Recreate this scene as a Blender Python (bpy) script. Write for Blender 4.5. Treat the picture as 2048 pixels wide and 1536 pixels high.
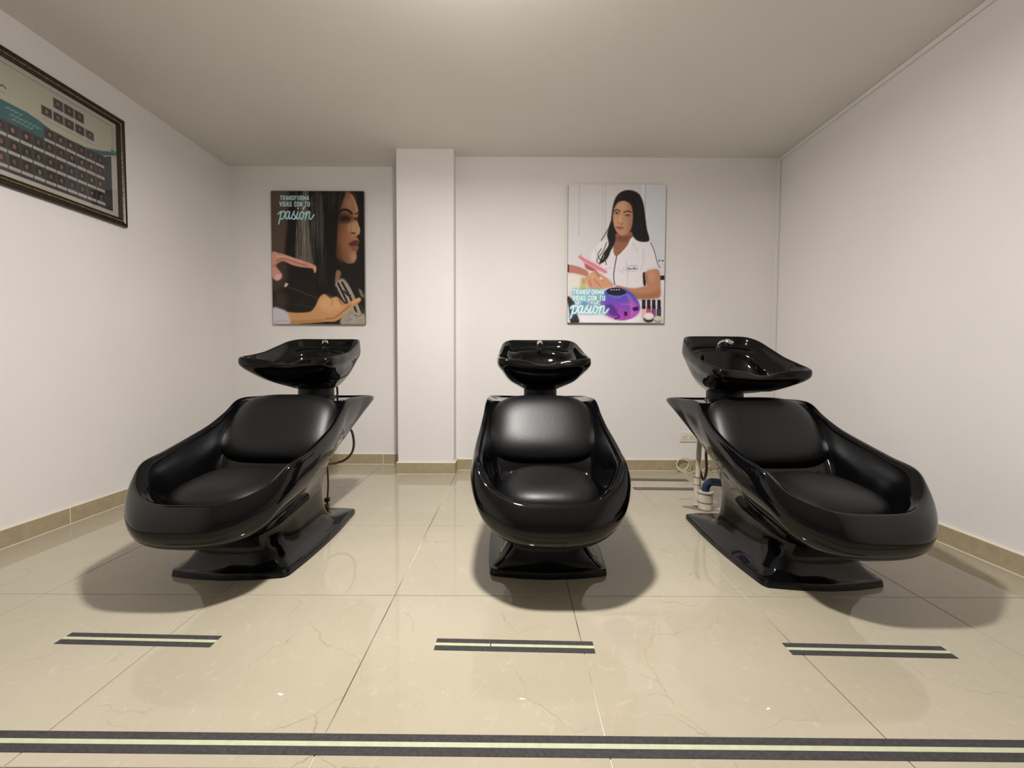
import bpy, math, random
import numpy as np
from mathutils import Vector, Matrix

random.seed(7)
S = bpy.context.scene
COL = S.collection
for o in list(bpy.data.objects):
    bpy.data.objects.remove(o)

# ------------------------------------------------------------------ camera, world, lights, exposure
F, PITCH, ROLL, YAW, SY, CAMH = 821.84, 0.0381, 0.0040, -0.0003, -12.72, 0.80
cp, sp, cy, sy = math.cos(PITCH), math.sin(PITCH), math.cos(YAW), math.sin(YAW)
fw = Vector((-sy * cp, cy * cp, -sp)); r0 = Vector((cy, sy, 0)); u0 = r0.cross(fw)
rr = r0 * math.cos(ROLL) + u0 * math.sin(ROLL); uu = -r0 * math.sin(ROLL) + u0 * math.cos(ROLL)
cd = bpy.data.cameras.new('camera'); cam = bpy.data.objects.new('camera', cd); COL.objects.link(cam)
M = Matrix((rr, uu, -fw)).transposed().to_4x4(); M.translation = Vector((0, 0, CAMH)); cam.matrix_world = M
cd.sensor_width = 36.0; cd.lens = F / 2048 * 36; cd.shift_y = SY / 2048; cd.clip_start = 0.02
S.camera = cam

w = bpy.data.worlds.new('room_air'); S.world = w; w.use_nodes = True
w.node_tree.nodes['Background'].inputs[0].default_value = (0.9, 0.85, 0.8, 1)
w.node_tree.nodes['Background'].inputs[1].default_value = 0.02
S.view_settings.view_transform = 'Standard'; S.view_settings.look = 'None'
S.view_settings.gamma = 1; S.view_settings.use_curve_mapping = False
S.view_settings.exposure = 0.0

LAMP = (-0.14, 1.14, 2.135)
def area(name, loc, size, power, col, down=True):
    l = bpy.data.lights.new(name, 'AREA'); l.shape = 'DISK'; l.size = size; l.energy = power; l.color = col
    o = bpy.data.objects.new(name, l); o.location = loc; COL.objects.link(o); return o
WARM = (1.0, 0.972, 0.935)
area('main_lamp_light', (LAMP[0], LAMP[1], LAMP[2] - 0.012), 0.16, 56, WARM)
_pl = bpy.data.lights.new('lamp_glow', 'POINT'); _pl.energy = 36; _pl.color = WARM; _pl.shadow_soft_size = 0.07
_po = bpy.data.objects.new('lamp_glow', _pl); _po.location = (LAMP[0], LAMP[1], LAMP[2] - 0.02); COL.objects.link(_po)

# room measures (metres)
XL, XR, YL, YR, YC, HC, XC0, XC1, BH = -2.161, 1.930, 3.178, 3.020, 2.906, 2.277, -0.8096, -0.4105, 0.0796
YB = -4.6
TX0, TY0, T = -0.9977, 1.3777, 0.6

# ------------------------------------------------------------------ materials
def mat(name, col, rough=0.5, metal=0.0, spec=0.5, coat=0.0, emit=None, es=0.0, trans=0.0):
    m = bpy.data.materials.new(name); m.use_nodes = True
    b = m.node_tree.nodes['Principled BSDF']; i = b.inputs
    i['Base Color'].default_value = (*col, 1); i['Roughness'].default_value = rough; i['Metallic'].default_value = metal
    i['Specular IOR Level'].default_value = spec; i['Coat Weight'].default_value = coat
    i['Transmission Weight'].default_value = trans
    if emit: i['Emission Color'].default_value = (*emit, 1); i['Emission Strength'].default_value = es
    return m
def nd(m, t, **k):
    n = m.node_tree.nodes.new(t)
    for a, v in k.items(): setattr(n, a, v)
    return n
def lk(m, a, b): m.node_tree.links.new(a, b)
def srgb(r, g, b):
    f = lambda c: (c / 255 / 12.92) if c <= 10 else ((c / 255 + 0.055) / 1.055) ** 2.4
    return (f(r), f(g), f(b))
def add_noise(m, c1, c2, scale, lo=0.35, hi=0.65, detail=4, bump=0.0, bscale=None, bdist=0.002):
    b = m.node_tree.nodes['Principled BSDF']
    tc = nd(m, 'ShaderNodeTexCoord'); n = nd(m, 'ShaderNodeTexNoise')
    n.inputs['Scale'].default_value = scale; n.inputs['Detail'].default_value = detail
    lk(m, tc.outputs['Object'], n.inputs['Vector'])
    r = nd(m, 'ShaderNodeValToRGB'); r.color_ramp.elements[0].position = lo; r.color_ramp.elements[1].position = hi
    r.color_ramp.elements[0].color = (*c1, 1); r.color_ramp.elements[1].color = (*c2, 1)
    lk(m, n.outputs['Fac'], r.inputs['Fac']); lk(m, r.outputs['Color'], b.inputs['Base Color'])
    if bump:
        n2 = nd(m, 'ShaderNodeTexNoise'); n2.inputs['Scale'].default_value = bscale or scale; n2.inputs['Detail'].default_value = 5
        lk(m, tc.outputs['Object'], n2.inputs['Vector'])
        bp = nd(m, 'ShaderNodeBump'); bp.inputs['Strength'].default_value = bump; bp.inputs['Distance'].default_value = bdist
        lk(m, n2.outputs['Fac'], bp.inputs['Height']); lk(m, bp.outputs['Normal'], b.inputs['Normal'])
    return m

WALLC = (0.80, 0.765, 0.735)
m_wall = add_noise(mat('painted_wall', WALLC, 0.75, spec=0.25), (0.785, 0.753, 0.735), (0.815, 0.783, 0.765), 1.7, bump=0.25, bscale=130, bdist=0.0012)
m_ceil = add_noise(mat('painted_ceiling', WALLC, 0.9, spec=0.1), (0.76, 0.74, 0.70), (0.79, 0.77, 0.73), 1.1, bump=0.15, bscale=150, bdist=0.001)
m_grout = add_noise(mat('cream_grout', srgb(205, 192, 165), 0.8, spec=0.2), srgb(70, 60, 46), srgb(236, 228, 205), 1.6, 0.42, 0.55)
m_wgrout = mat('white_grout', srgb(232, 224, 205), 0.8, spec=0.2)
m_base = add_noise(mat('baseboard_tile', srgb(168, 152, 122), 0.3), srgb(163, 148, 120), srgb(172, 157, 128), 30, bump=0.03, bscale=200)

def tile_material():
    m = mat('polished_porcelain', srgb(205, 190, 160), 0.03, spec=0.65)
    b = m.node_tree.nodes['Principled BSDF']
    tc = nd(m, 'ShaderNodeTexCoord'); g = nd(m, 'ShaderNodeNewGeometry')
    base = nd(m, 'ShaderNodeTexNoise'); base.inputs['Scale'].default_value = 2.2; base.inputs['Detail'].default_value = 6
    lk(m, g.outputs['Position'], base.inputs['Vector'])
    r = nd(m, 'ShaderNodeValToRGB'); r.color_ramp.elements[0].position = 0.3; r.color_ramp.elements[1].position = 0.7
    r.color_ramp.elements[0].color = (*srgb(170, 161, 141), 1); r.color_ramp.elements[1].color = (*srgb(179, 170, 150), 1)
    lk(m, base.outputs['Fac'], r.inputs['Fac'])
    # thin branching veins: distorted voronoi edges, masked so only some of them show
    wn = nd(m, 'ShaderNodeTexNoise'); wn.inputs['Scale'].default_value = 5; wn.inputs['Detail'].default_value = 6
    lk(m, g.outputs['Position'], wn.inputs['Vector'])
    mx = nd(m, 'ShaderNodeMix', data_type='VECTOR'); mx.inputs[0].default_value = 0.14
    lk(m, g.outputs['Position'], mx.inputs[4]); lk(m, wn.outputs['Color'], mx.inputs[5])
    v = nd(m, 'ShaderNodeTexVoronoi', feature='DISTANCE_TO_EDGE'); v.inputs['Scale'].default_value = 4.8
    lk(m, mx.outputs[1], v.inputs['Vector'])
    vr = nd(m, 'ShaderNodeValToRGB'); vr.color_ramp.elements[0].color = (1, 1, 1, 1); vr.color_ramp.elements[1].color = (0, 0, 0, 1)
    vr.color_ramp.elements[0].position = 0.0; vr.color_ramp.elements[1].position = 0.0065
    lk(m, v.outputs['Distance'], vr.inputs['Fac'])
    mk = nd(m, 'ShaderNodeTexNoise'); mk.inputs['Scale'].default_value = 3.1; mk.inputs['Detail'].default_value = 3
    lk(m, g.outputs['Position'], mk.inputs['Vector'])
    mr = nd(m, 'ShaderNodeValToRGB'); mr.color_ramp.elements[0].position = 0.46; mr.color_ramp.elements[1].position = 0.62
    lk(m, mk.outputs['Fac'], mr.inputs['Fac'])
    mul = nd(m, 'ShaderNodeMath', operation='MULTIPLY'); lk(m, vr.outputs['Color'], mul.inputs[0]); lk(m, mr.outputs['Color'], mul.inputs[1])
    m2 = nd(m, 'ShaderNodeMath', operation='MULTIPLY'); m2.inputs[1].default_value = 0.6; lk(m, mul.outputs[0], m2.inputs[0])
    c1 = nd(m, 'ShaderNodeMix', data_type='RGBA'); c1.inputs[7].default_value = (*srgb(128, 110, 86), 1)
    lk(m, m2.outputs[0], c1.inputs[0]); lk(m, r.outputs['Color'], c1.inputs[6])
    # pale flecks
    fl = nd(m, 'ShaderNodeTexNoise'); fl.inputs['Scale'].default_value = 30; fl.inputs['Detail'].default_value = 8; fl.inputs['Distortion'].default_value = 1.2
    lk(m, g.outputs['Position'], fl.inputs['Vector'])
    fr = nd(m, 'ShaderNodeValToRGB'); fr.color_ramp.elements[0].position = 0.60; fr.color_ramp.elements[1].position = 0.68
    lk(m, fl.outputs['Fac'], fr.inputs['Fac'])
    m3 = nd(m, 'ShaderNodeMath', operation='MULTIPLY'); m3.inputs[1].default_value = 0.17; lk(m, fr.outputs['Color'], m3.inputs[0])
    c2 = nd(m, 'ShaderNodeMix', data_type='RGBA'); c2.inputs[7].default_value = (*srgb(204, 192, 170), 1)
    lk(m, m3.outputs[0], c2.inputs[0]); lk(m, c1.outputs[2], c2.inputs[6])
    lk(m, c2.outputs[2], b.inputs['Base Color'])
    return m
m_tile = tile_material()

m_gloss = mat('black_gelcoat', (0.0025, 0.0025, 0.003), 0.05, spec=0.36)
m_gloss.node_tree.nodes['Principled BSDF'].inputs['Coat Roughness'].default_value = 0.03
_b = m_gloss.node_tree.nodes['Principled BSDF']; _tc = nd(m_gloss, 'ShaderNodeTexCoord'); _n = nd(m_gloss, 'ShaderNodeTexNoise')
_n.inputs['Scale'].default_value = 9; _n.inputs['Detail'].default_value = 1.5; lk(m_gloss, _tc.outputs['Object'], _n.inputs['Vector'])
_bp = nd(m_gloss, 'ShaderNodeBump'); _bp.inputs['Strength'].default_value = 0.10; _bp.inputs['Distance'].default_value = 0.004
lk(m_gloss, _n.outputs['Fac'], _bp.inputs['Height']); lk(m_gloss, _bp.outputs['Normal'], _b.inputs['Normal'])
m_basin = mat('black_ceramic', (0.002, 0.002, 0.0022), 0.04, spec=0.30)
m_leather = mat('black_leatherette', (0.005, 0.0048, 0.005), 0.42, spec=0.36)
_b = m_leather.node_tree.nodes['Principled BSDF']; _tc = nd(m_leather, 'ShaderNodeTexCoord')
_v = nd(m_leather, 'ShaderNodeTexVoronoi'); _v.inputs['Scale'].default_value = 420; lk(m_leather, _tc.outputs['Object'], _v.inputs['Vector'])
_n = nd(m_leather, 'ShaderNodeTexNoise'); _n.inputs['Scale'].default_value = 26; _n.inputs['Detail'].default_value = 8; _n.inputs['Distortion'].default_value = 2.0
lk(m_leather, _tc.outputs['Object'], _n.inputs['Vector'])
_a = nd(m_leather, 'ShaderNodeMath', operation='MULTIPLY_ADD'); _a.inputs[1].default_value = 0.25
lk(m_leather, _v.outputs['Distance'], _a.inputs[0]); lk(m_leather, _n.outputs['Fac'], _a.inputs[2])
_bp = nd(m_leather, 'ShaderNodeBump'); _bp.inputs['Strength'].default_value = 0.25; _bp.inputs['Distance'].default_value = 0.0015
lk(m_leather, _a.outputs[0], _bp.inputs['Height']); lk(m_leather, _bp.outputs['Normal'], _b.inputs['Normal'])
m_chrome = mat('chrome', (0.85, 0.85, 0.86), 0.08, metal=1)
m_rubber = mat('black_rubber', (0.012, 0.012, 0.012), 0.5)
m_tape = add_noise(mat('anti_slip_tape', (0.03, 0.027, 0.027), 0.85), (0.028, 0.025, 0.026), (0.048, 0.043, 0.043), 120, bump=0.4, bscale=900, bdist=0.0006)
m_glow = add_noise(mat('luminescent_stripe', srgb(216, 216, 170), 0.5), srgb(180, 183, 150), srgb(190, 193, 162), 40)
m_tape2 = mat('worn_metal_strip', srgb(120, 108, 92), 0.4)
m_pvc = add_noise(mat('old_white_pvc', srgb(205, 196, 178), 0.5), srgb(190, 180, 160), srgb(214, 205, 190), 12)
m_pvcd = mat('pvc_joint', srgb(90, 78, 65), 0.6)
m_blue = mat('blue_hose', srgb(38, 62, 88), 0.5)
m_ghose = mat('grey_hose', srgb(92, 80, 66), 0.35, metal=0.3)
m_plate = mat('steel_plate', srgb(150, 142, 130), 0.35, metal=0.6)
m_white = mat('white_plastic', srgb(226, 219, 206), 0.4)
m_slot = mat('dark_slot', (0.02, 0.018, 0.015), 0.6)
m_cable = mat('ivory_cable', srgb(226, 216, 190), 0.45)
m_yellow = mat('yellow_tape', srgb(190, 180, 90), 0.5)
m_frame = add_noise(mat('dark_frame', (0.02, 0.013, 0.008), 0.3), (0.006, 0.004, 0.003), (0.022, 0.013, 0.007), 60)
m_gold = add_noise(mat('antique_gold', srgb(150, 120, 70), 0.4, metal=0.5), srgb(110, 84, 44), srgb(180, 152, 96), 90)
m_glass = mat('picture_glass', (1, 1, 1), 0.02, trans=1.0)
m_diff = mat('lamp_diffuser', (0.9, 0.9, 0.9), 0.5, emit=WARM, es=3.0)
m_edge = mat('canvas_edge', srgb(120, 108, 96), 0.7)

def print_mat(name, rough=0.45):
    m = mat(name, (1, 1, 1), rough, spec=0.35)
    a = nd(m, 'ShaderNodeAttribute'); a.attribute_name = 'Print'
    lk(m, a.outputs['Color'], m.node_tree.nodes['Principled BSDF'].inputs['Base Color'])
    return m

# ------------------------------------------------------------------ helpers
def link(name, verts, faces, m, parent=None, smooth=False):
    me = bpy.data.meshes.new(name); me.from_pydata([tuple(v) for v in verts], [], faces)
    if smooth: me.polygons.foreach_set('use_smooth', [True] * len(me.polygons))
    if m: me.materials.append(m)
    me.update()
    o = bpy.data.objects.new(name, me); COL.objects.link(o)
    if parent: o.parent = parent
    return o
def tag(o, label=None, cat=None, group=None, kind=None):
    if label: o['label'] = label
    if cat: o['category'] = cat
    if group: o['group'] = group
    if kind: o['kind'] = kind
    return o
def empty(name, loc, rz=0.0):
    o = bpy.data.objects.new(name, None); o.location = loc; o.rotation_euler = (0, 0, rz); o.empty_display_size = 0.05
    COL.objects.link(o); return o
class MB:
    def __init__(s): s.v = []; s.f = []
    def box(s, a, b, bev=0.0):
        (x0, y0, z0), (x1, y1, z1) = a, b
        n = len(s.v)
        if not bev:
            s.v += [(x0, y0, z0), (x1, y0, z0), (x1, y1, z0), (x0, y1, z0), (x0, y0, z1), (x1, y0, z1), (x1, y1, z1), (x0, y1, z1)]
            s.f += [tuple(n + i for i in q) for q in ((0, 3, 2, 1), (4, 5, 6, 7), (0, 1, 5, 4), (1, 2, 6, 5), (2, 3, 7, 6), (3, 0, 4, 7))]
        else:   # chamfer between axis faces: 24 verts
            b_ = bev
            P = {}
            for sx, x in ((0, x0), (1, x1)):
                for sy_, y in ((0, y0), (1, y1)):
                    for sz, z in ((0, z0), (1, z1)):
                        dx = b_ if sx == 0 else -b_; dy = b_ if sy_ == 0 else -b_; dz = b_ if sz == 0 else -b_
                        for ax, p in (('x', (x, y + dy, z + dz)), ('y', (x + dx, y, z + dz)), ('z', (x + dx, y + dy, z))):
                            P[(sx, sy_, sz, ax)] = len(s.v); s.v.append(p)
            k = lambda a_, b2, c, ax: P[(a_, b2, c, ax)]
            s.f += [(k(0,0,0,'x'),k(0,0,1,'x'),k(0,1,1,'x'),k(0,1,0,'x')), (k(1,0,0,'x'),k(1,1,0,'x'),k(1,1,1,'x'),k(1,0,1,'x')),
                    (k(0,0,0,'y'),k(1,0,0,'y'),k(1,0,1,'y'),k(0,0,1,'y')), (k(0,1,0,'y'),k(0,1,1,'y'),k(1,1,1,'y'),k(1,1,0,'y')),
                    (k(0,0,0,'z'),k(0,1,0,'z'),k(1,1,0,'z'),k(1,0,0,'z')), (k(0,0,1,'z'),k(1,0,1,'z'),k(1,1,1,'z'),k(0,1,1,'z'))]
            for i in (0, 1):
                for j in (0, 1):
                    s.f.append((k(i,j,0,'x'),k(i,j,1,'x'),k(i,j,1,'y'),k(i,j,0,'y')))
                    s.f.append((k(0,i,j,'y'),k(1,i,j,'y'),k(1,i,j,'z'),k(0,i,j,'z')))
                    s.f.append((k(i,0,j,'x'),k(i,1,j,'x'),k(i,1,j,'z'),k(i,0,j,'z')))
                    for l in (0, 1): s.f.append((k(i,j,l,'x'),k(i,j,l,'y'),k(i,j,l,'z')))
        return s
    def tube(s, pts, r, seg=12, caps=True):
        pts = [Vector(p) for p in pts]; rad = r if isinstance(r, (list, tuple)) else [r] * len(pts)
        n0 = len(s.v); nrm = None
        for i, p in enumerate(pts):
            t = (pts[min(i + 1, len(pts) - 1)] - pts[max(i - 1, 0)]).normalized()
            if nrm is None: nrm = t.orthogonal().normalized()
            nrm = (nrm - t * nrm.dot(t)).normalized(); bn = t.cross(nrm)
            for k in range(seg):
                a = 2 * math.pi * k / seg
                s.v.append(tuple(p + (nrm * math.cos(a) + bn * math.sin(a)) * rad[i]))
        for i in range(len(pts) - 1):
            for k in range(seg):
                a = n0 + i * seg + k; b = n0 + i * seg + (k + 1) % seg
                s.f.append((a, b, b + seg, a + seg))
        if caps:
            s.f.append(tuple(n0 + k for k in range(seg))[::-1]); e = n0 + (len(pts) - 1) * seg
            s.f.append(tuple(e + k for k in range(seg)))
        return s
    def build(s, name, m, parent=None, smooth=False):
        import bmesh
        o = link(name, s.v, s.f, m, parent, smooth)
        bm = bmesh.new(); bm.from_mesh(o.data); bmesh.ops.recalc_face_normals(bm, faces=bm.faces); bm.to_mesh(o.data); bm.free()
        return o
def autosmooth(o, deg=35):
    me = o.data; me.polygons.foreach_set('use_smooth', [True] * len(me.polygons))
    me.set_sharp_from_angle(angle=math.radians(deg)); return o
def bez(pts, n=8):      # catmull-rom through points
    P = [Vector(p) for p in pts]; out = []
    for i in range(len(P) - 1):
        a, b, c, d = P[max(i - 1, 0)], P[i], P[i + 1], P[min(i + 2, len(P) - 1)]
        for k in range(n):
            t = k / n
            out.append(0.5 * ((2 * b) + (c - a) * t + (2 * a - 5 * b + 4 * c - d) * t * t + (3 * b - a - 3 * c + d) * t ** 3))
    out.append(P[-1]); return out

# ------------------------------------------------------------------ room shell
WT = 0.12
fl = tag(MB().box((XL, YB, -0.05), (XR, YL, -0.0025)).build('floor', m_grout), kind='structure', label='polished beige porcelain tile floor')
J = 0.0011
def span(lo, hi, start):
    k = math.floor((lo - start) / T); c = [lo]
    x = start + T * k
    while x < hi:
        if x > lo + 0.01 and x < hi - 0.01: c.append(x)
        x += T
    c.append(hi); return c
xs = span(XL, XR, TX0); ys = span(YB, YL, TY0)
for i in range(len(xs) - 1):
    for j in range(len(ys) - 1):
        MB().box((xs[i] + J, ys[j] + J, -0.0025), (xs[i + 1] - J, ys[j + 1] - J, 0.0), 0.0007).build('tile', m_tile, fl)
tag(MB().box((XL - WT, YB - WT, HC), (XR + WT, YL + WT, HC + 0.1)).build('ceiling', m_ceil), kind='structure', label='plain off-white ceiling')
tag(MB().box((XL - WT, YB, -0.05), (XL, YL + WT, HC)).build('wall_left', m_wall), kind='structure', label='off-white left wall')
tag(MB().box((XR, YB, -0.05), (XR + WT, YL + WT, HC)).build('wall_right', m_wall), kind='structure', label='off-white right wall')
wb = MB().box((XL, YL, -0.05), (XC0, YL + WT, HC)).build('wall_back_left', m_wall)
tag(wb, kind='structure', label='recessed off-white back wall left of the column')
tag(MB().box((XC1, YR, -0.05), (XR, YL + WT, HC)).build('wall_back_right', m_wall), kind='structure', label='off-white back wall right of the column')
tag(MB().box((XC0, YC, -0.05), (XC1, YL + WT, HC), 0.002).build('wall_column', m_wall), kind='structure', label='off-white square column on the back wall')
tag(MB().box((XL - WT, YB - WT, -0.05), (XR + WT, YB, HC)).build('wall_front', m_wall), kind='structure', label='off-white wall behind the camera')

def baseboard(name, a, b, nrm, cuts, lab):
    """strip from a to b (2D) facing nrm; cuts are distances along it"""
    a = Vector((*a, 0)); b = Vector((*b, 0)); d = (b - a); L = d.length; d.normalize(); n = Vector((*nrm, 0))
    def slab(mb, s0, s1, z0, z1, t0, t1):
        p, q = a + d * s0 + n * t0, a + d * s1 + n * t1
        mb.box((min(p.x, q.x), min(p.y, q.y), z0), (max(p.x, q.x), max(p.y, q.y), z1), 0.0006 if mb is not g else 0)
    g = MB(); slab(g, 0, L, 0.0, BH + 0.003, 0.0, 0.0095); root = g.build(name, m_wgrout)
    tag(root, kind='structure', label=lab)
    c = [0] + [x for x in cuts if 0.01 < x < L - 0.01] + [L]
    for i in range(len(c) - 1):
        m = MB(); slab(m, c[i] + (0.002 if i else 0), c[i + 1] - (0.002 if i < len(c) - 2 else 0), 0.004, BH, 0.0, 0.0105)
        m.build('tile', m_base, root)
baseboard('baseboard_left', (XL, YB), (XL, YL), (1, 0), [y - YB for y in ys], 'beige tile baseboard along the left wall')
baseboard('baseboard_right', (XR, YB), (XR, YR), (-1, 0), [y - YB for y in ys], 'beige tile baseboard along the right wall')
baseboard('baseboard_back_left', (XL, YL), (XC0, YL), (0, -1), [x - XL for x in xs], 'beige tile baseboard left of the column')
baseboard('baseboard_back_right', (XC1, YR), (XR, YR), (0, -1), [0.012] + [x - XC1 for x in xs if x > XC1], 'beige tile baseboard right of the column')
baseboard('baseboard_column_front', (XC0 - 0.010, YC), (XC1 + 0.010, YC), (0, -1), [], 'beige tile baseboard on the column face')
baseboard('baseboard_column_side', (XC1, YC), (XC1, YR), (1, 0), [], 'beige tile baseboard on the right side of the column')
baseboard('baseboard_column_far_side', (XC0, YC), (XC0, YL), (-1, 0), [], 'beige tile baseboard on the left side of the column')
# surface cable raceway: under the ceiling along the right wall, then down the corner
tag(MB().box((XR - 0.013, YB, HC - 0.026), (XR, YR - 0.0, HC - 0.001), 0.0015).build('trim_1', m_wall), kind='structure', label='painted raceway under the ceiling on the right wall')
tag(MB().box((XR - 0.026, YR - 0.014, BH + 0.003), (XR - 0.002, YR, HC - 0.026), 0.0015).build('trim_2', m_wall), kind='structure', label='painted raceway down the back right corner')
# two narrow bars set in the floor strip: tapes further down
# ceiling lamp (just above the frame)
def lathe(prof, seg=48):
    m = MB(); n = len(prof)
    for k in range(seg):
        a = 2 * math.pi * k / seg
        for r, z in prof: m.v.append((r * math.cos(a), r * math.sin(a), z))
    for k in range(seg):
        for i in range(n - 1):
            a = k * n + i; b = ((k + 1) % seg) * n + i
            m.f.append((a, b, b + 1, a + 1))
    return m
e = tag(empty('ceiling_lamp', (LAMP[0], LAMP[1], HC)), 'white round bulb lamp hanging from a ceiling socket above the room', 'lamp')
lathe([(0.0001, 0), (0.055, 0), (0.055, -0.012), (0.030, -0.020), (0.026, -0.055), (0.0001, -0.055)], 32).build('lamp_socket', m_white, e, True)
lathe([(0.026, -0.055), (0.034, -0.075), (0.060, -0.100), (0.075, -0.120), (0.079, -0.135), (0.0801, -0.139)], 32).build('bulb_neck', m_white, e, True)
lathe([(0.0801, -0.139), (0.083, -0.1405), (0.084, -0.142), (0.083, -0.1435)], 32).build('bulb_ring', m_diff, e, True)

# ------------------------------------------------------------------ wash units
def spline(P, n, ten=1.0, closed=False):
    """catmull-rom along axis 0 of array P, n samples a segment"""
    P = np.asarray(P, float); N = len(P); out = []
    for i in range(N if closed else N - 1):
        if closed: a, b, c, d = P[(i - 1) % N], P[i], P[(i + 1) % N], P[(i + 2) % N]
        else: a, b, c, d = P[max(i - 1, 0)], P[i], P[min(i + 1, N - 1)], P[min(i + 2, N - 1)]
        m1 = (c - a) * 0.5 * ten; m2 = (d - b) * 0.5 * ten
        for k in range(n):
            t = k / n
            out.append((2*t**3 - 3*t*t + 1) * b + (t**3 - 2*t*t + t) * m1 + (-2*t**3 + 3*t*t) * c + (t**3 - t*t) * m2)
    if not closed: out.append(P[-1])
    return np.array(out)
def half_loop(pts, n, ten=1.0):
    """half outline (x>=0) from front centre to rear centre -> closed symmetric loop"""
    P = np.asarray(pts, float)
    ext = np.vstack([P[1] * [-1, 1, 1], P, P[-2] * [-1, 1, 1]])
    s = spline(ext, n, ten)[n:-n]
    mir = s[1:-1][::-1] * [-1, 1, 1]
    return np.vstack([s, mir])
def loft(loops, nv, vten=1.0, lo=None, hi=None, cap0=False, cap1=False):
    """loops: list of (M,3) arrays -> verts, faces.  vten: tangent scale per control loop or scalar"""
    L = np.array(loops)
    G = spline(L, nv, vten)
    G = G[(lo or 0) * nv:(hi * nv + 1) if hi is not None else None]
    R, Mn, _ = G.shape
    v = G.reshape(-1, 3).tolist(); f = []
    for i in range(R - 1):
        for k in range(Mn):
            a = i * Mn + k; b = i * Mn + (k + 1) % Mn
            f.append((a, b, b + Mn, a + Mn))
    if cap0: f.append(tuple(range(Mn)))
    if cap1: f.append(tuple((R - 1) * Mn + k for k in range(Mn))[::-1])
    return v, f

SHELL = [
 # 0 pan centre
 [(0,.05,.262),(.02,.05,.262),(.03,.055,.262),(.04,.07,.262),(.045,.09,.262),(.045,.11,.264),(.045,.125,.267),(.042,.14,.271),(.036,.15,.276),(.026,.156,.28),(.018,.158,.281),(.009,.16,.282),(0,.16,.282)],
 # 1 pan floor
 [(0,-.085,.268),(.07,-.08,.268),(.125,-.055,.27),(.165,.0,.275),(.18,.07,.28),(.182,.12,.285),(.183,.165,.292),(.182,.20,.302),(.165,.225,.315),(.12,.235,.322),(.08,.237,.323),(.04,.238,.324),(0,.238,.324)],
 # 1b pan corner
 [(0,-.115,.274),(.09,-.108,.275),(.150,-.078,.282),(.195,-.012,.297),(.208,.07,.308),(.209,.13,.315),(.210,.18,.328),(.209,.225,.350),(.195,.258,.372),(.14,.268,.378),(.09,.268,.378),(.04,.268,.378),(0,.268,.378)],
 # 2 pan wall
 [(0,-.143,.292),(.10,-.134,.296),(.172,-.095,.316),(.220,-.02,.35),(.234,.07,.372),(.235,.15,.394),(.233,.24,.43),(.230,.31,.475),(.215,.375,.53),(.15,.39,.54),(.10,.39,.54),(.05,.39,.54),(0,.39,.54)],
 # 3 inner rim edge
 [(0,-.165,.316),(.11,-.155,.322),(.19,-.110,.356),(.238,-.03,.404),(.253,.06,.435),(.255,.17,.466),(.25,.28,.504),(.243,.37,.55),(.234,.45,.602),(.16,.465,.602),(.1,.465,.602),(.05,.465,.602),(0,.465,.602)],
 # 4 tray front
 [(0,-.172,.327),(.113,-.162,.333),(.199,-.116,.367),(.248,-.033,.420),(.262,.06,.450),(.263,.17,.480),(.258,.28,.515),(.25,.37,.562),(.242,.46,.609),(.19,.485,.604),(.13,.49,.602),(.06,.49,.602),(0,.49,.602)],
 # 5 tray edge
 [(0,-.184,.331),(.12,-.173,.337),(.210,-.124,.372),(.260,-.038,.427),(.273,.06,.456),(.274,.17,.485),(.268,.28,.521),(.26,.37,.567),(.252,.468,.615),(.246,.62,.613),(.235,.745,.606),(.11,.770,.604),(0,.770,.604)],
 # 6 crest
 [(0,-.200,.325),(.128,-.188,.331),(.227,-.136,.368),(.276,-.044,.422),(.287,.06,.451),(.287,.17,.481),(.281,.28,.517),(.273,.37,.564),(.265,.455,.617),(.263,.62,.619),(.256,.785,.612),(.12,.795,.610),(0,.795,.610)],
 # 7 outer widest
 [(0,-.238,.270),(.138,-.224,.278),(.240,-.161,.312),(.288,-.055,.366),(.298,.06,.402),(.297,.17,.436),(.289,.28,.472),(.280,.37,.518),(.274,.455,.572),(.272,.62,.592),(.264,.808,.592),(.12,.816,.592),(0,.816,.592)],
 # 8 lower band
 [(0,-.232,.212),(.13,-.219,.220),(.226,-.161,.250),(.273,-.065,.306),(.287,.05,.342),(.286,.155,.372),(.278,.26,.402),(.268,.35,.437),(.261,.43,.470),(.256,.56,.510),(.252,.70,.540),(.12,.71,.54),(0,.71,.54)],
 # 9 band foot
 [(0,-.182,.181),(.11,-.170,.185),(.186,-.120,.208),(.235,-.04,.262),(.255,.06,.297),(.255,.155,.325),(.248,.25,.350),(.24,.33,.375),(.232,.40,.395),(.222,.475,.41),(.207,.525,.42),(.1,.535,.42),(0,.535,.42)],
 # 10 underside
 [(0,-.085,.172),(.095,-.075,.174),(.150,-.045,.190),(.182,.02,.220),(.195,.09,.242),(.197,.16,.260),(.196,.24,.278),(.193,.31,.293),(.186,.38,.303),(.172,.44,.31),(.14,.49,.315),(.07,.50,.315),(0,.50,.315)],
 # 11 upper waist
 [(0,.0,.150),(.07,.002,.150),(.118,.02,.153),(.145,.08,.162),(.152,.16,.174),(.153,.24,.183),(.152,.31,.19),(.150,.37,.195),(.145,.42,.197),(.133,.46,.198),(.10,.488,.20),(.05,.493,.20),(0,.493,.20)],
 # 12 lower waist
 [(0,.02,.105),(.09,.022,.103),(.135,.036,.10),(.155,.085,.10),(.160,.16,.10),(.160,.24,.10),(.160,.31,.10),(.158,.37,.10),(.154,.42,.10),(.142,.465,.10),(.11,.492,.10),(.05,.497,.10),(0,.497,.10)],
]
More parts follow.
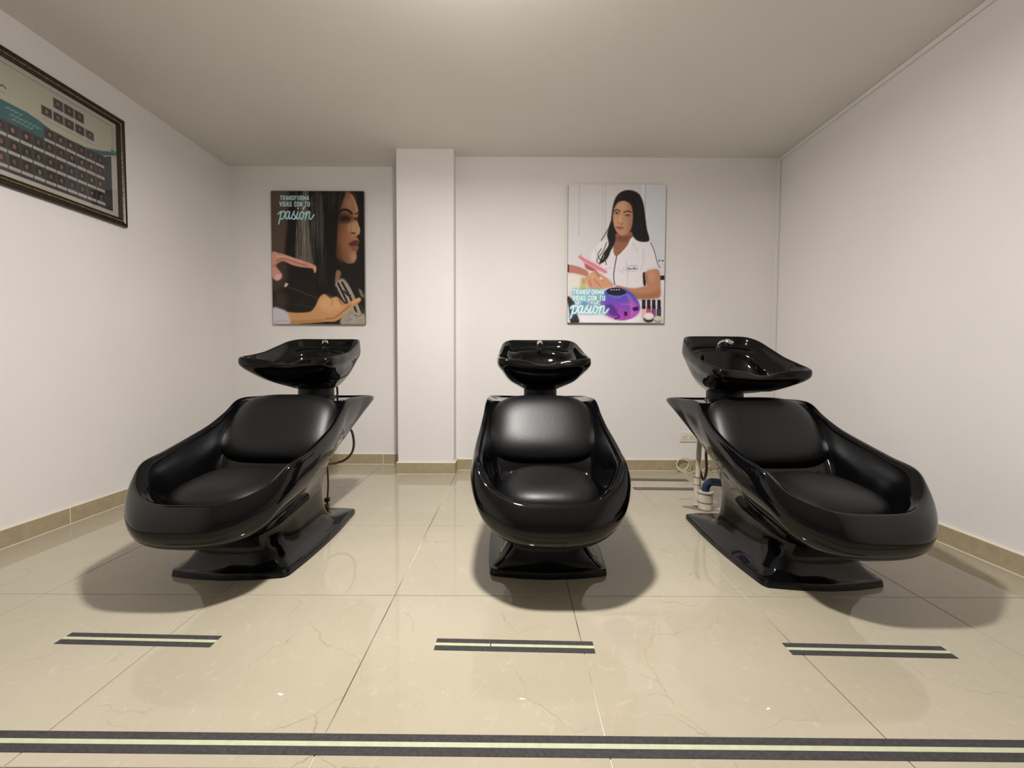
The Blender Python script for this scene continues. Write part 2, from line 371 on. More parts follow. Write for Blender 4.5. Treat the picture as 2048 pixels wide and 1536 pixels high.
PED = [
 # 13 skirt
 [(0,.012,.060),(.10,.013,.058),(.162,.026,.054),(.182,.07,.050),(.182,.16,.049),(.181,.24,.049),(.181,.31,.049),(.180,.38,.049),(.177,.43,.049),(.163,.485,.049),(.125,.515,.049),(.06,.52,.049),(0,.52,.049)],
 # 14 plate top
 [(0,-.008,.03),(.11,-.004,.029),(.185,.006,.028),(.208,.035,.026),(.219,.14,.026),(.222,.25,.026),(.222,.34,.026),(.218,.45,.026),(.207,.55,.026),(.198,.62,.026),(.13,.637,.026),(.06,.637,.026),(0,.637,.026)],
 # 15 plate edge
 [(0,-.026,.024),(.11,-.018,.024),(.203,.0,.022),(.2185,.022,.021),(.229,.14,.021),(.233,.25,.021),(.233,.34,.021),(.229,.45,.021),(.219,.56,.021),(.210,.65,.021),(.14,.665,.021),(.06,.665,.021),(0,.665,.021)],
 # 16 plate foot
 [(0,-.030,.0),(.11,-.022,.0),(.206,-.004,.0),(.2225,.02,.0),(.233,.14,.0),(.237,.25,.0),(.237,.34,.0),(.233,.45,.0),(.223,.56,.0),(.213,.655,.0),(.14,.67,.0),(.06,.67,.0),(0,.67,.0)],
]
def _adj(i, k, x, y, z):
    x *= .987
    if 5 <= i <= 11:                        # rolled front lip
        t = max(0.0, min(1.0, (0.05 - y) / 0.2)); y += .003 * t
        if i >= 7: z += .004 * t
    if 4 <= i <= 9 and k == 3: y -= .010; z += .003
    if 4 <= i <= 9 and k == 2: y += .010; z -= .004
    return (x, y, z)
SHELL = [[_adj(i, k, *p_) for k, p_ in enumerate(l_)] for i, l_ in enumerate(SHELL)]
def superpad(w0, w1, L, th, nu=56, nr=16, ex=3.4, pw=(4.6, .62), bottom=0.35):
    """upholstered pad lying in XY: width w0 at y=0 .. w1 at y=L, puffed thickness th"""
    v = []; f = []
    rings = []
    for i in range(nr + 1):         # top: centre -> edge
        r = i / nr; rings.append((r, th * (1 - r ** pw[0]) ** pw[1] if r < 1 else 0))
    for r, z in ((0.985, -th * bottom * 0.6), (0.94, -th * bottom), (0.5, -th * bottom), (0.02, -th * bottom)): rings.append((r, z))
    rings[0] = (0.02, rings[0][1])
    for r, z in rings:
        for k in range(nu):
            a = 2 * math.pi * k / nu; c, s = math.cos(a), math.sin(a)
            e = 2 / (2 + (ex - 2) * max(r, .15))
            x = math.copysign(abs(c) ** e, c) * r; y = math.copysign(abs(s) ** e, s) * r
            yy = (y + 1) / 2; w_ = (w0 + (w1 - w0) * yy) / 2
            v.append((x * w_, yy * L - L / 2, z))
    for i in range(len(rings) - 1):
        for k in range(nu):
            a = i * nu + k; b = i * nu + (k + 1) % nu
            f.append((a, b, b + nu, a + nu))
    f.append(tuple(range(nu))[::-1]); f.append(tuple((len(rings) - 1) * nu + k for k in range(nu)))
    return v, f

BAS = [
 # outer foot / neck joint
 [(0,.615,.655),(.04,.62,.655),(.07,.64,.655),(.085,.665,.655),(.09,.69,.655),(.09,.72,.657),(.085,.745,.66),(.07,.765,.662),(.04,.78,.664),(0,.785,.665)],
 [(0,.565,.668),(.05,.57,.668),(.09,.60,.668),(.112,.64,.67),(.12,.69,.672),(.12,.73,.678),(.11,.765,.684),(.085,.79,.69),(.045,.80,.692),(0,.805,.693)],
 [(0,.47,.70),(.075,.475,.70),(.145,.515,.702),(.172,.58,.71),(.178,.65,.72),(.175,.71,.732),(.16,.765,.745),(.125,.80,.755),(.065,.815,.76),(0,.82,.76)],
 [(0,.410,.742),(.09,.410,.742),(.182,.430,.748),(.206,.53,.762),(.207,.62,.777),(.203,.70,.792),(.190,.775,.802),(.155,.825,.808),(.078,.842,.812),(0,.845,.812)],
 [(0,.388,.772),(.085,.38,.776),(.200,.390,.780),(.225,.50,.793),(.224,.61,.811),(.217,.70,.830),(.204,.79,.844),(.167,.848,.852),(.082,.866,.854),(0,.868,.854)],
 [(0,.398,.787),(.075,.39,.790),(.200,.386,.808),(.224,.50,.820),(.222,.60,.840),(.214,.70,.871),(.201,.79,.900),(.165,.85,.916),(.08,.868,.918),(0,.870,.918)],
 # crest
 [(0,.428,.785),(.088,.398,.806),(.194,.396,.818),(.217,.50,.830),(.215,.60,.848),(.208,.70,.880),(.195,.785,.909),(.16,.844,.924),(.08,.862,.926),(0,.864,.926)],
 [(0,.443,.778),(.084,.415,.799),(.186,.409,.812),(.208,.50,.824),(.206,.60,.842),(.199,.695,.874),(.187,.775,.903),(.153,.834,.918),(.075,.852,.920),(0,.854,.920)],
 # inner wall, ledge, well
 [(0,.462,.755),(.075,.455,.762),(.167,.448,.776),(.194,.52,.794),(.193,.60,.814),(.186,.69,.840),(.172,.765,.864),(.140,.820,.874),(.07,.838,.878),(0,.840,.878)],
 [(0,.480,.738),(.07,.478,.744),(.148,.482,.757),(.175,.54,.774),(.177,.61,.796),(.170,.69,.822),(.155,.752,.850),(.124,.795,.863),(.062,.811,.869),(0,.813,.869)],
 [(0,.510,.728),(.06,.512,.731),(.118,.528,.744),(.148,.575,.760),(.153,.63,.778),(.146,.69,.803),(.130,.735,.832),(.101,.768,.849),(.05,.781,.856),(0,.783,.857)],
 [(0,.535,.700),(.05,.537,.701),(.100,.555,.709),(.130,.60,.720),(.135,.645,.734),(.129,.69,.756),(.113,.728,.785),(.087,.754,.802),(.043,.767,.810),(0,.769,.811)],
 [(0,.60,.69),(.03,.602,.69),(.055,.615,.69),(.07,.635,.69),(.073,.655,.69),(.07,.675,.692),(.06,.69,.695),(.045,.70,.697),(.025,.706,.698),(0,.708,.698)],
 [(0,.64,.684),(.008,.641,.684),(.014,.644,.684),(.018,.65,.684),(.02,.655,.684),(.018,.66,.684),(.015,.664,.684),(.01,.667,.684),(.005,.669,.684),(0,.67,.684)],
]
def rot_x(v, piv, a):
    c, s = math.cos(a), math.sin(a); out = []
    for x, y, z in v:
        y -= piv[0]; z -= piv[1]
        out.append((x, y * c - z * s + piv[0], y * s + z * c + piv[1]))
    return out

def wash_unit(x, y, tilt, label, faucet_turn, rz=0.0, bdx=0.0, bdy=0.0):
    root = tag(empty('wash_unit', (x, y, 0), rz), label, 'wash chair', 'hairdressing wash units in a row')
    n = 8
    ST = [half_loop(l, n) for l in SHELL]
    PT = [half_loop(l, n, 0.75 if i == 0 else 0.45) for i, l in enumerate(PED)]
    allL = ST + PT; nv = 6
    v, f = loft(allL, nv, 1.0, 0, 12, cap0=True)
    o = link('seat_shell', v, f, m_gloss, root, True); fixn(o)
    v, f = loft(allL, nv, 0.75, 12, None, cap1=True)
    o = link('pedestal', v, f, m_gloss, root, True); fixn(o); autosmooth(o, 50)
    # cushions
    v, f = superpad(0.395, 0.36, 0.355, 0.068, ex=2.8, pw=(4.2, .5), bottom=.5)
    v = [(a, b * math.cos(.10) - c * math.sin(.10) + 0.048, b * math.sin(.10) + c * math.cos(.10) + 0.302) for a, b, c in v]
    o = link('seat_cushion', v, f, m_leather, root, True); fixn(o)
    v, f = superpad(0.515, 0.465, 0.35, 0.062, ex=3.6)
    A = math.radians(52)
    v = [(a, b * math.cos(A) - c * math.sin(A) + 0.365, b * math.sin(A) + c * math.cos(A) + 0.497) for a, b, c in v]
    o = link('backrest_cushion', v, f, m_leather, root, True); fixn(o)
    # basin on its neck
    neck = MB().tube([(bdx, .70, .585), (bdx, .70, .60), (bdx, .70, .606), (bdx, .70, .612), (bdx, .70, .66)], [.10, .10, .097, .088, .088], 32).build('neck', m_rubber, root); autosmooth(neck)
    L = [half_loop(l, n) for l in BAS]
    v, f = loft(L, 5, 1.0, cap0=True, cap1=True)
    piv = (0.70, 0.70); v = [(a + bdx, b + bdy * (c > .70), c) for a, b, c in v]
    o = link('basin', rot_x(v, piv, tilt), f, m_basin, root, True); fixn(o)
    # spout: short chrome gooseneck standing on the rear ledge
    ct, st = math.cos(faucet_turn), math.sin(faucet_turn)
    P = [(0, 0, -.02), (0, 0, .008), (0, -.002, .030), (0, -.016, .045), (0, -.040, .047), (0, -.066, .034)]
    P = [(0.0 + a * ct - b * st + bdx, .800 + a * st + b * ct, .856 + c) for a, b, c in P]
    pts = rot_x([tuple(q) for q in bez(P, 5)], piv, tilt)
    sp_ = MB().tube(pts, [.009] * (len(pts) - 8) + [.011, .0145, .0162, .0165, .0165, .0165, .0165, .0155], 14).build('spout', m_chrome, o); autosmooth(sp_, 50)
    k = MB().tube(rot_x([(bdx, .80, .850), (bdx, .80, .872), (bdx, .80, .876)], piv, tilt), [.015, .015, .011], 20).build('spout_collar', m_rubber, o); autosmooth(k)
    dr = MB().tube(rot_x([(bdx, .655, .682), (bdx, .655, .687), (bdx, .655, .688)], piv, tilt), [.022, .022, .018], 20).build('drain_ring', m_chrome, o); autosmooth(dr)
    br = MB().box((-.03, .845, .775), (.03, .868, .83), .004); br.v = rot_x(br.v, piv, tilt); br.build('hinge_block', m_rubber, root)
    hs = MB().tube(bez([(.055, .79, .70), (.06, .795, .66), (.065, .79, .62), (.07, .765, .60)], 5), .0055, 8).build('basin_hose', m_rubber, root); autosmooth(hs)
    tz = MB().tube([(-.10, .66, .604), (-.10, .66, .614)], .009, 12).build('valve_knob', m_chrome, root); autosmooth(tz)
    return root
def fixn(o):
    import bmesh
    bm = bmesh.new(); bm.from_mesh(o.data); bmesh.ops.recalc_face_normals(bm, faces=bm.faces); bm.to_mesh(o.data); bm.free()

wash_unit(-1.05, 1.495, 0.0, 'glossy black wash unit nearest the left wall, under the hair-cutting poster', 0.5, math.radians(-1.0), -.008)
wash_unit(0.141, 1.51, 0.0, 'glossy black wash unit in the middle, seen head-on', 0.0, 0.0, 0.012)
wash_unit(1.125, 1.440, math.radians(8.0), 'glossy black wash unit nearest the right wall, beside the white drain pipe', 0.9, math.radians(1.2), 0.0, -0.015)

# ------------------------------------------------------------------ floor tapes
def tape(x0, x1, y0, y1, dy, lab, gap=None, grp='black and pale striped floor tapes', cut=True, nm='floor_tape'):
    """dy: y drift over the length; striped strip"""
    e = tag(empty(nm, ((x0 + x1) / 2, (y0 + y1) / 2, 0)), lab, 'floor tape', grp)
    L = x1 - x0; W = y1 - y0; h = 0.0009
    ang = math.atan2(dy, L); e.rotation_euler = (0, 0, ang)
    for a, b in ((0, .40), (.63, 1.0)):
        MB().box((-L/2, -W/2 + W*a, 0.0002), (L/2, -W/2 + W*b, h)).build('black_band', m_tape, e)
    if gap is None:
        MB().box((-L/2, -W/2 + W*.40, 0.0002), (L/2, -W/2 + W*.63, h)).build('glow_stripe', m_glow, e)
    else:
        MB().box((-L/2, -W/2 + W*.40, 0.0002), (gap - .0015, -W/2 + W*.63, h)).build('glow_stripe', m_glow, e)
        MB().box((gap + .0015, -W/2 + W*.40, 0.0002), (L/2, -W/2 + W*.63, h)).build('glow_stripe', m_glow, e)
        MB().box((gap - .0015, -W/2 + W*.40, 0.0002), (gap + .0015, -W/2 + W*.63, h * .8)).build('gap_line', m_tape, e)
    return e
tape(-1.289, -0.840, 1.124, 1.172, -.012, 'short striped floor tape in front of the left wash unit')
tape(-0.2135, 0.2335, 1.105, 1.153, -.011, 'short striped floor tape in front of the middle wash unit, its pale stripe cut once', gap=-.067)
tape(0.774, 1.217, 1.091, 1.139, -.012, 'short striped floor tape in front of the right wash unit')
tape(-2.05, 1.85, 0.803, 0.8515, -.0245, 'long striped floor tape crossing the whole room in the foreground')

def back_strip(x0, x1, y0, dy, lab):
    e = tag(empty('floor_strip', ((x0 + x1) / 2, y0, 0)), lab, 'floor strip', 'narrow floor strips at the back wall')
    L = x1 - x0; e.rotation_euler = (0, 0, math.atan2(dy, L))
    for a, b in ((-.024, -.010), (.010, .024)): MB().box((-L/2, a, .0002), (L/2, b, .0012)).build('black_band', m_tape, e)
    MB().box((-L/2, -.010, .0002), (L/2, .010, .001)).build('glow_stripe', m_tape2, e)
back_strip(0.78, 1.20, 2.775, -.02, 'narrow striped floor strip closest to the back wall')
back_strip(0.775, 1.24, 2.575, -.01, 'narrow striped floor strip running behind the white drain pipe')

# ------------------------------------------------------------------ socket, cable, drain, hoses
so = tag(empty('wall_socket', (1.300, YR, 0.252)), 'white double wall socket behind the right wash unit', 'socket')
MB().box((-.060, -.010, -.038), (.060, 0, .038), .004).build('cover_plate', m_white, so)
for dx in (-.026, .026):
    f_ = MB().box((dx - .019, -.0135, -.018), (dx + .019, -.009, .018), .0015).build('outlet_face', m_white, so)
    s_ = MB(); s_.box((dx + .002, -.0142, .006), (dx + .009, -.0134, .009)); s_.box((dx + .002, -.0142, -.009), (dx + .009, -.0134, -.006)); s_.box((dx - .011, -.0142, -.002), (dx - .006, -.0134, .003))
    s_.build('slots', m_slot, f_)
# coil of ivory cable leaning on the baseboard
cb = tag(empty('coiled_cable', (1.255, YR - 0.04, 0)), 'small coil of ivory cable leaning on the baseboard below the wall socket', 'cable')
pts = []
for i in range(0, 3 * 24 + 1):
    a = 2 * math.pi * i / 24 + 1.4; q = i / 72; R = .046 - .007 * math.sin(q * 5)
    pts.append((R * math.cos(a) + .003 * math.sin(q * 9), .012 - .018 * q, .055 + R * 1.0 * math.sin(a) + .004 * math.sin(q * 7)))
MB().tube(pts, .0026, 8).build('coil', m_cable, cb, True)
MB().tube(bez([(-.042, 0, .07), (-.03, .01, .093), (.0, .018, .103), (.04, .026, .098), (.075, .03, .088), (.13, .03, .087), (.24, .03, .086)], 6), .0026, 8).build('lead', m_cable, cb, True)
MB().tube(bez([(-.040, -.004, .035), (-.02, -.02, .010), (.02, -.03, .0035), (.07, -.035, .004), (.11, -.03, .012), (.15, -.02, .03), (.20, .0, .05)], 6), .0028, 8).build('lead', m_cable, cb, True)
k = MB().tube([(.05, -.034, .0065), (.062, -.036, .007), (.075, -.036, .0065)], .006, 8).build('yellow_tape', m_yellow, cb, True)

# drain riser with blue hose
px, py = 1.063, 2.225
dp = tag(empty('drain_pipe', (px, py, 0)), 'worn white plastic drain pipe with wide socket behind the right wash unit', 'pipe')
a_ = MB().tube([(0, 0, .004), (0, 0, .040), (0, 0, .0405), (0, 0, .090), (0, 0, .0905), (0, 0, .098), (0, 0, .0985)], [.036, .036, .0375, .0375, .041, .041, .034], 28).build('socket', m_pvc, dp); autosmooth(a_)
for z in (.041, .091):
    MB().tube([(0, 0, z - .001), (0, 0, z + .001)], .0392 if z < .05 else .0422, 28).build('joint_line', m_pvcd, dp)
b_ = MB().tube([(-.030, .035, .01), (-.030, .035, .165)], .018, 20).build('lower_riser', m_pvc, dp); autosmooth(b_)
b_ = MB().tube([(-.028, .035, .165), (-.024, .037, .30), (-.018, .04, .42)], .0135, 20).build('upper_riser', m_pvc, dp); autosmooth(b_)
for z in (.125, .165): MB().tube([(-.030, .035, z - .0012), (-.030, .035, z + .0012)], .0192, 20).build('joint_line', m_pvcd, dp)
fp = MB(); fp.v = [(-.115, .03, .0002), (-.02, -.05, .0002), (.06, -.035, .0002), (.05, .05, .0002), (-.115, .03, .003), (-.02, -.05, .003), (.06, -.035, .003), (.05, .05, .003)]
fp.f = [(0, 3, 2, 1), (4, 5, 6, 7), (0, 1, 5, 4), (1, 2, 6, 5), (2, 3, 7, 6), (3, 0, 4, 7)]
fp.build('floor_plate', m_plate, dp)
ring_pts = bez([(1.063, 2.225, .10), (1.065, 2.223, .125), (1.078, 2.21, .150), (1.10, 2.18, .160), (1.13, 2.12, .168), (1.15, 2.02, .175)], 16)
rad = [.019 + (.0016 if i % 2 else -.001) for i in range(len(ring_pts))]
h_ = tag(MB().tube(ring_pts, rad, 16).build('blue_hose', m_blue, smooth=True), 'blue ribbed drain hose curving from the drain socket into the right wash unit', 'hose')
h_ = tag(MB().tube(bez([(1.135, 2.13, .42), (1.10, 2.26, .40), (1.098, 2.30, .30), (1.102, 2.30, .20), (1.085, 2.29, .145), (1.068, 2.285, .16), (1.055, 2.28, .20)], 8), .0075, 10).build('braided_hose', m_ghose, smooth=True),
         'thin brown water hose looping behind the right wash unit', 'hose')
h_ = tag(MB().tube(bez([(-.90, 2.16, .45), (-.875, 2.22, .43), (-.868, 2.245, .36), (-.878, 2.245, .30), (-.91, 2.23, .262), (-.95, 2.20, .25), (-.985, 2.13, .26), (-1.0, 2.0, .28)], 8), .0065, 10).build('braided_hose', m_ghose, smooth=True),
         'grey water hose looping out behind the left wash unit', 'hose')
vh = tag(empty('floor_valve', (-0.985, 2.17, 0)), 'small floor valve and thin hose behind the left wash unit', 'valve')
MB().tube([(0, 0, .006), (0, 0, .04), (0, 0, .041)], [.014, .014, .009], 14).build('stem', m_gold, vh)
k = MB().tube([(0, 0, .052), (0, 0, .070)], .015, 12).build('knob', m_rubber, vh); autosmooth(k)
MB().tube([(0, 0, .0), (0, 0, .006)], .03, 20).build('flange', m_gold, vh)
MB().tube(bez([(0, 0, .04), (.006, .002, .15), (.004, -.01, .26), (-.01, -.04, .33)], 6), .005, 8).build('riser_hose', m_ghose, vh, True)

# ------------------------------------------------------------------ printed pictures (flat print: colour per point of a fine mesh)
class Canvas:
    """paint in the units given by box (x0,y0,x1,y1), y downwards; colours 0..255 sRGB"""
    def __init__(s, box, w, h, bg):
        s.box = box; s.w = w; s.h = h; s.a = np.zeros((h, w, 3)) + np.array(bg, float)
        x0, y0, x1, y1 = box
        s.X, s.Y = np.meshgrid(x0 + (np.arange(w) + .5) / w * (x1 - x0), y0 + (np.arange(h) + .5) / h * (y1 - y0))
        s.u = (x1 - x0) / w; s.rng = np.random.RandomState(3)
    def blur(s, m, px):
        r = max(1, int(px * 2.5)); k = np.exp(-np.arange(-r, r + 1) ** 2 / (2 * px * px)); k /= k.sum()
        m = np.pad(m, r, mode='edge')
        m = sum(k[i] * m[i:i + m.shape[0] - 2 * r, :] for i in range(2 * r + 1))
        return sum(k[i] * m[:, i:i + m.shape[1] - 2 * r] for i in range(2 * r + 1))
    def mix(s, m, col, al=1.0):
        c = np.array(col, float) if not callable(col) else col(s.X, s.Y)
        s.a = s.a * (1 - m[..., None] * al) + c * m[..., None] * al
    def inside(s, pts):
        c = np.zeros(s.X.shape, bool); n = len(pts)
        for i in range(n):
            (xa, ya), (xb, yb) = pts[i], pts[(i + 1) % n]
            if ya == yb: continue
            c ^= ((s.Y > ya) != (s.Y > yb)) & (s.X < (xb - xa) * (s.Y - ya) / (yb - ya) + xa)
        return c.astype(float)
    def poly(s, pts, col, soft=0.7, al=1.0, sm=True):
        if sm and len(pts) > 4:
            P = spline(np.array(pts, float), 5, 1.0, closed=True); pts = [tuple(p) for p in P]
        m = s.blur(s.inside(pts), soft) if soft else s.inside(pts)
        s.mix(m, col, al); return m
    def rect(s, x0, y0, x1, y1, col, al=1.0):
        m = np.clip((s.X - x0) / s.u + .5, 0, 1) * np.clip((x1 - s.X) / s.u + .5, 0, 1) * np.clip((s.Y - y0) / s.u + .5, 0, 1) * np.clip((y1 - s.Y) / s.u + .5, 0, 1)
        s.mix(m, col, al)
    def dot(s, x, y, rx, ry, col, al=1.0, soft=.35, rot=0):
        c, d = math.cos(rot), math.sin(rot); X = (s.X - x) * c + (s.Y - y) * d; Y = -(s.X - x) * d + (s.Y - y) * c
        q = np.sqrt((X / rx) ** 2 + (Y / ry) ** 2); s.mix(np.clip((1 - q) / soft + .5, 0, 1), col, al)
    def line(s, pts, wd, col, al=1.0, soft=1.0, smooth=True):
        if smooth and len(pts) > 2: pts = [tuple(p) for p in spline(np.array(pts, float), 6)]
        D = np.full(s.X.shape, 1e9)
        x0, y0, x1, y1 = s.box
        for (xa, ya), (xb, yb) in zip(pts, pts[1:]):
            pad = wd + 3 * s.u * soft + 1
            i0 = int((min(ya, yb) - pad - y0) / s.u); i1 = int((max(ya, yb) + pad - y0) / s.u) + 2
            j0 = int((min(xa, xb) - pad - x0) / s.u); j1 = int((max(xa, xb) + pad - x0) / s.u) + 2
            i0, j0 = max(i0, 0), max(j0, 0)
            if i1 <= i0 or j1 <= j0: continue
            X, Y = s.X[i0:i1, j0:j1], s.Y[i0:i1, j0:j1]
            L = (xb - xa) ** 2 + (yb - ya) ** 2 + 1e-9
            t = np.clip(((X - xa) * (xb - xa) + (Y - ya) * (yb - ya)) / L, 0, 1)
            d = np.hypot(X - xa - t * (xb - xa), Y - ya - t * (yb - ya))
            D[i0:i1, j0:j1] = np.minimum(D[i0:i1, j0:j1], d)
        s.mix(np.clip((wd / 2 - D) / (s.u * soft) + .5, 0, 1), col, al)
    def mesh(s, name, to3d, m, parent):
        """to3d maps (fx, fy) in 0..1 arrays to Nx3"""
        h, w = s.h, s.w
        FX, FY = np.meshgrid((np.arange(w)) / (w - 1), (np.arange(h)) / (h - 1))
        co = to3d(FX.ravel(), FY.ravel())
        me = bpy.data.meshes.new(name); me.vertices.add(h * w); me.vertices.foreach_set('co', co.astype(np.float32).ravel())
        idx = np.arange(h * w).reshape(h, w)
        q = np.stack([idx[1:, :-1], idx[1:, 1:], idx[:-1, 1:], idx[:-1, :-1]], -1).reshape(-1, 4)
        nf = len(q); me.loops.add(nf * 4); me.loops.foreach_set('vertex_index', q.astype(np.int32).ravel())
        me.polygons.add(nf); me.polygons.foreach_set('loop_start', np.arange(0, nf * 4, 4, dtype=np.int32))
        me.update(calc_edges=True)
        c = np.clip(s.a, 0, 255) / 255; c = np.where(c <= .04045, c / 12.92, ((c + .055) / 1.055) ** 2.4)
        at = me.color_attributes.new('Print', 'FLOAT_COLOR', 'POINT')
        at.data.foreach_set('color', np.concatenate([c, np.ones((h, w, 1))], 2).astype(np.float32).ravel())
        me.materials.append(m); me.validate()
        o = bpy.data.objects.new(name, me); COL.objects.link(o); o.parent = parent; return o

GL = {'T': [[(0,0),(1,0)],[(.5,0),(.5,1)]], 'R': [[(0,1),(0,0),(.75,0),(1,.15),(1,.35),(.75,.5),(0,.5)],[(.55,.5),(1,1)]],
 'A': [[(0,1),(.42,0),(.58,0),(1,1)],[(.2,.66),(.8,.66)]], 'N': [[(0,1),(0,0),(1,1),(1,0)]],
 'S': [[(1,.2),(.85,0),(.15,0),(0,.15),(0,.33),(.15,.46),(.85,.56),(1,.7),(1,.87),(.85,1),(.15,1),(0,.8)]],
 'F': [[(0,1),(0,0),(1,0)],[(0,.48),(.8,.48)]], 'O': [[(.2,0),(.8,0),(1,.18),(1,.82),(.8,1),(.2,1),(0,.82),(0,.18),(.2,0)]],
 'M': [[(0,1),(0,0),(.5,.75),(1,0),(1,1)]], 'V': [[(-.08,0),(.5,1),(1.08,0)]], 'I': [[(.5,0),(.5,1)]],
 'D': [[(0,0),(.7,0),(1,.2),(1,.8),(.7,1),(0,1),(0,0)]], 'C': [[(1,.28),(1,.15),(.8,0),(.2,0),(0,.18),(0,.82),(.2,1),(.8,1),(1,.85),(1,.7)]],
 'U': [[(0,0),(0,.82),(.2,1),(.8,1),(1,.82),(1,0)]]}
def caps(cv, txt, x, y, W, H, wd, col, gap=.34):
    wid = lambda c: {'I': .30, 'M': 1.3, ' ': .55}.get(c, 1.0)
    tot = sum(wid(c) for c in txt) + gap * (len(txt) - 1); u = W / tot; cx = x
    for c in txt:
        w_ = wid(c) * u
        for st in GL.get(c, []):
            ww = w_ - wd * .6
            cv.line([(cx + wd * .3 + px_ * ww, y + wd * .45 + py_ * (H - wd * .9)) for px_, py_ in st], wd, col, soft=.9, smooth=False)
        cx += w_ + gap * u
def pasion(cv, x, y, W, H, wd, col):
    """brush script word, x..x+W, x-height top at y, baseline y+H"""
    S_ = [ # p
      [(.02,.35),(.10,.02),(.085,.60),(.03,1.62)], [(.085,.35),(.14,.02),(.20,.05),(.205,.45),(.15,.95),(.085,.95)],
      # a
      [(.335,.12),(.28,.02),(.225,.45),(.235,.92),(.285,.85),(.335,.15)], [(.340,.05),(.315,.75),(.34,.98),(.385,.75)],
      # s
      [(.385,.75),(.46,-.02),(.445,.30),(.49,.72),(.45,1.0),(.40,.88)], [(.45,1.0),(.50,.85),(.545,.25)],
      # i
      [(.56,.05),(.525,.80),(.55,.98),(.60,.72)],
      # o
      [(.69,.06),(.63,.20),(.61,.75),(.65,1.0),(.705,.70),(.715,.20),(.675,.04)], [(.70,.15),(.75,.28),(.785,.18)],
      # n
      [(.80,.05),(.765,1.0)], [(.77,.75),(.84,.08),(.885,.12),(.865,.80),(.89,.99),(.93,.90),(1.0,.42)]]
    for st in S_: cv.line([(x + a * W, y + b * H) for a, b in st], wd, col, soft=.9)
    cv.line([(x + .565 * W, y - .42 * H), (x + .572 * W, y - .36 * H)], wd * 1.15, col)      # dot of the i
    cv.line([(x + .70 * W, y - .28 * H), (x + .745 * W, y - .62 * H)], wd, col)              # accent

def poster_frame(x0, x1, z0, z1, wall, label):
    e = tag(empty('poster', ((x0 + x1) / 2, wall - .001, z0)), label, 'poster')
    MB().box((-(x1 - x0) / 2, -.026, 0), ((x1 - x0) / 2, 0, z1 - z0), .0015).build('canvas_box', m_edge, e)
    return e
def put_print(cv, e, W, H):
    f = lambda fx, fy: np.stack([(fx - .5) * W, np.full_like(fx, -.0265), (1 - fy) * H], 1)
    return cv.mesh('print', f, m_print, e)
m_print = print_mat('poster_print', 0.5)

# --- poster 1: hair being cut
x0, x1, z0, z1 = -1.824, -1.124, 1.083, 2.083
e1 = poster_frame(x0, x1, z0, z1, YL, 'dark poster of a woman in profile having her hair cut, above the left wash unit')
c = Canvas((100, 105, 1025, 1415), 290, 411, (26, 20, 17))
c.mix(c.blur(c.inside([(60, 60), (300, 60), (260, 700), (230, 760), (60, 730)]), 8), (84, 70, 60))
c.poly([(60, 700), (235, 760), (240, 1000), (160, 1080), (60, 1050)], (66, 54, 46), 6)
c.poly([(270, 400), (235, 740), (345, 760), (420, 100), (300, 100)], (22, 17, 15), 3)
c.poly([(420, 105), (340, 760), (500, 830), (545, 700), (560, 105)], (104, 97, 88), 3, .95)
c.poly([(480, 105), (520, 820), (650, 900), (660, 1080), (760, 1060), (745, 100)], (17, 14, 13), 3)
c.poly([(530, 105), (600, 105), (640, 400), (600, 700), (540, 500)], (92, 86, 78), 7, .55)
for k in range(120):
    x = c.rng.uniform(350, 640); t = c.rng.uniform(0, 1); y0_, y1_ = c.rng.uniform(105, 500), c.rng.uniform(450, 820)
    g = c.rng.choice([20, 36, 140, 170]) if x < 530 else c.rng.choice([14, 30, 70, 110])
    dx = (x - 470) * .06; c.line([(x + dx - 8 * t, y0_), (x, (y0_ + y1_) / 2), (x - 20 * (1 - t) * (x < 480), y1_)], c.rng.uniform(2, 5), (g, g * .94, g * .86), .55)
c.poly([(560, 860), (545, 1090), (600, 1130), (700, 1080), (690, 860)], (16, 13, 12), 3)
face = [(820, 130), (870, 112), (915, 150), (945, 210), (965, 270), (970, 325), (956, 372), (966, 425), (986, 485), (978, 525), (950, 545), (966, 578), (974, 602), (960, 634), (968, 662), (946, 700), (944, 755), (920, 806), (860, 815), (790, 780), (742, 735), (745, 560), (765, 380), (790, 240)]
def skin(X, Y):
    t = np.clip((X - 740) / 230, 0, 1)[..., None]; v = np.clip(1 - np.abs(Y - 520) / 600, 0, 1)[..., None]
    return (np.array((88, 52, 34)) * (1 - t) + np.array((186, 138, 104)) * t) * (.75 + .3 * v)
c.poly(face, skin, 1.2)
c.dot(850, 600, 70, 120, (150, 100, 70), .6, 1.2); c.dot(905, 470, 35, 60, (205, 160, 126), .6, 1.2); c.dot(880, 215, 50, 75, (176, 134, 104), .6, 1.3, .4)
c.line([(905, 150), (935, 215), (955, 290)], 16, (206, 160, 126), .55, 5); c.line([(958, 420), (978, 480)], 12, (214, 170, 140), .6, 4); c.line([(800, 790), (760, 740), (752, 640)], 40, (80, 46, 30), .55, 9); c.dot(915, 750, 32, 40, (196, 142, 104), .6, 1.2); c.dot(830, 372, 75, 42, (38, 24, 18), .85, 1.1)
c.line([(778, 318), (810, 290), (860, 292), (905, 322)], 22, (22, 14, 12), .9, 2); c.line([(940, 330), (962, 320), (970, 312)], 12, (24, 16, 13), .9, 2)
c.line([(800, 385), (838, 366), (880, 384)], 14, (14, 9, 8), .95, 2); c.dot(942, 376, 16, 14, (34, 22, 18), .85, 1)
c.dot(915, 516, 26, 11, (70, 42, 30), .8, 1); c.dot(895, 470, 10, 40, (130, 86, 60), .5, 1.5, .2); c.line([(950, 548), (930, 556), (948, 572)], 8, (120, 76, 54), .7, 2)
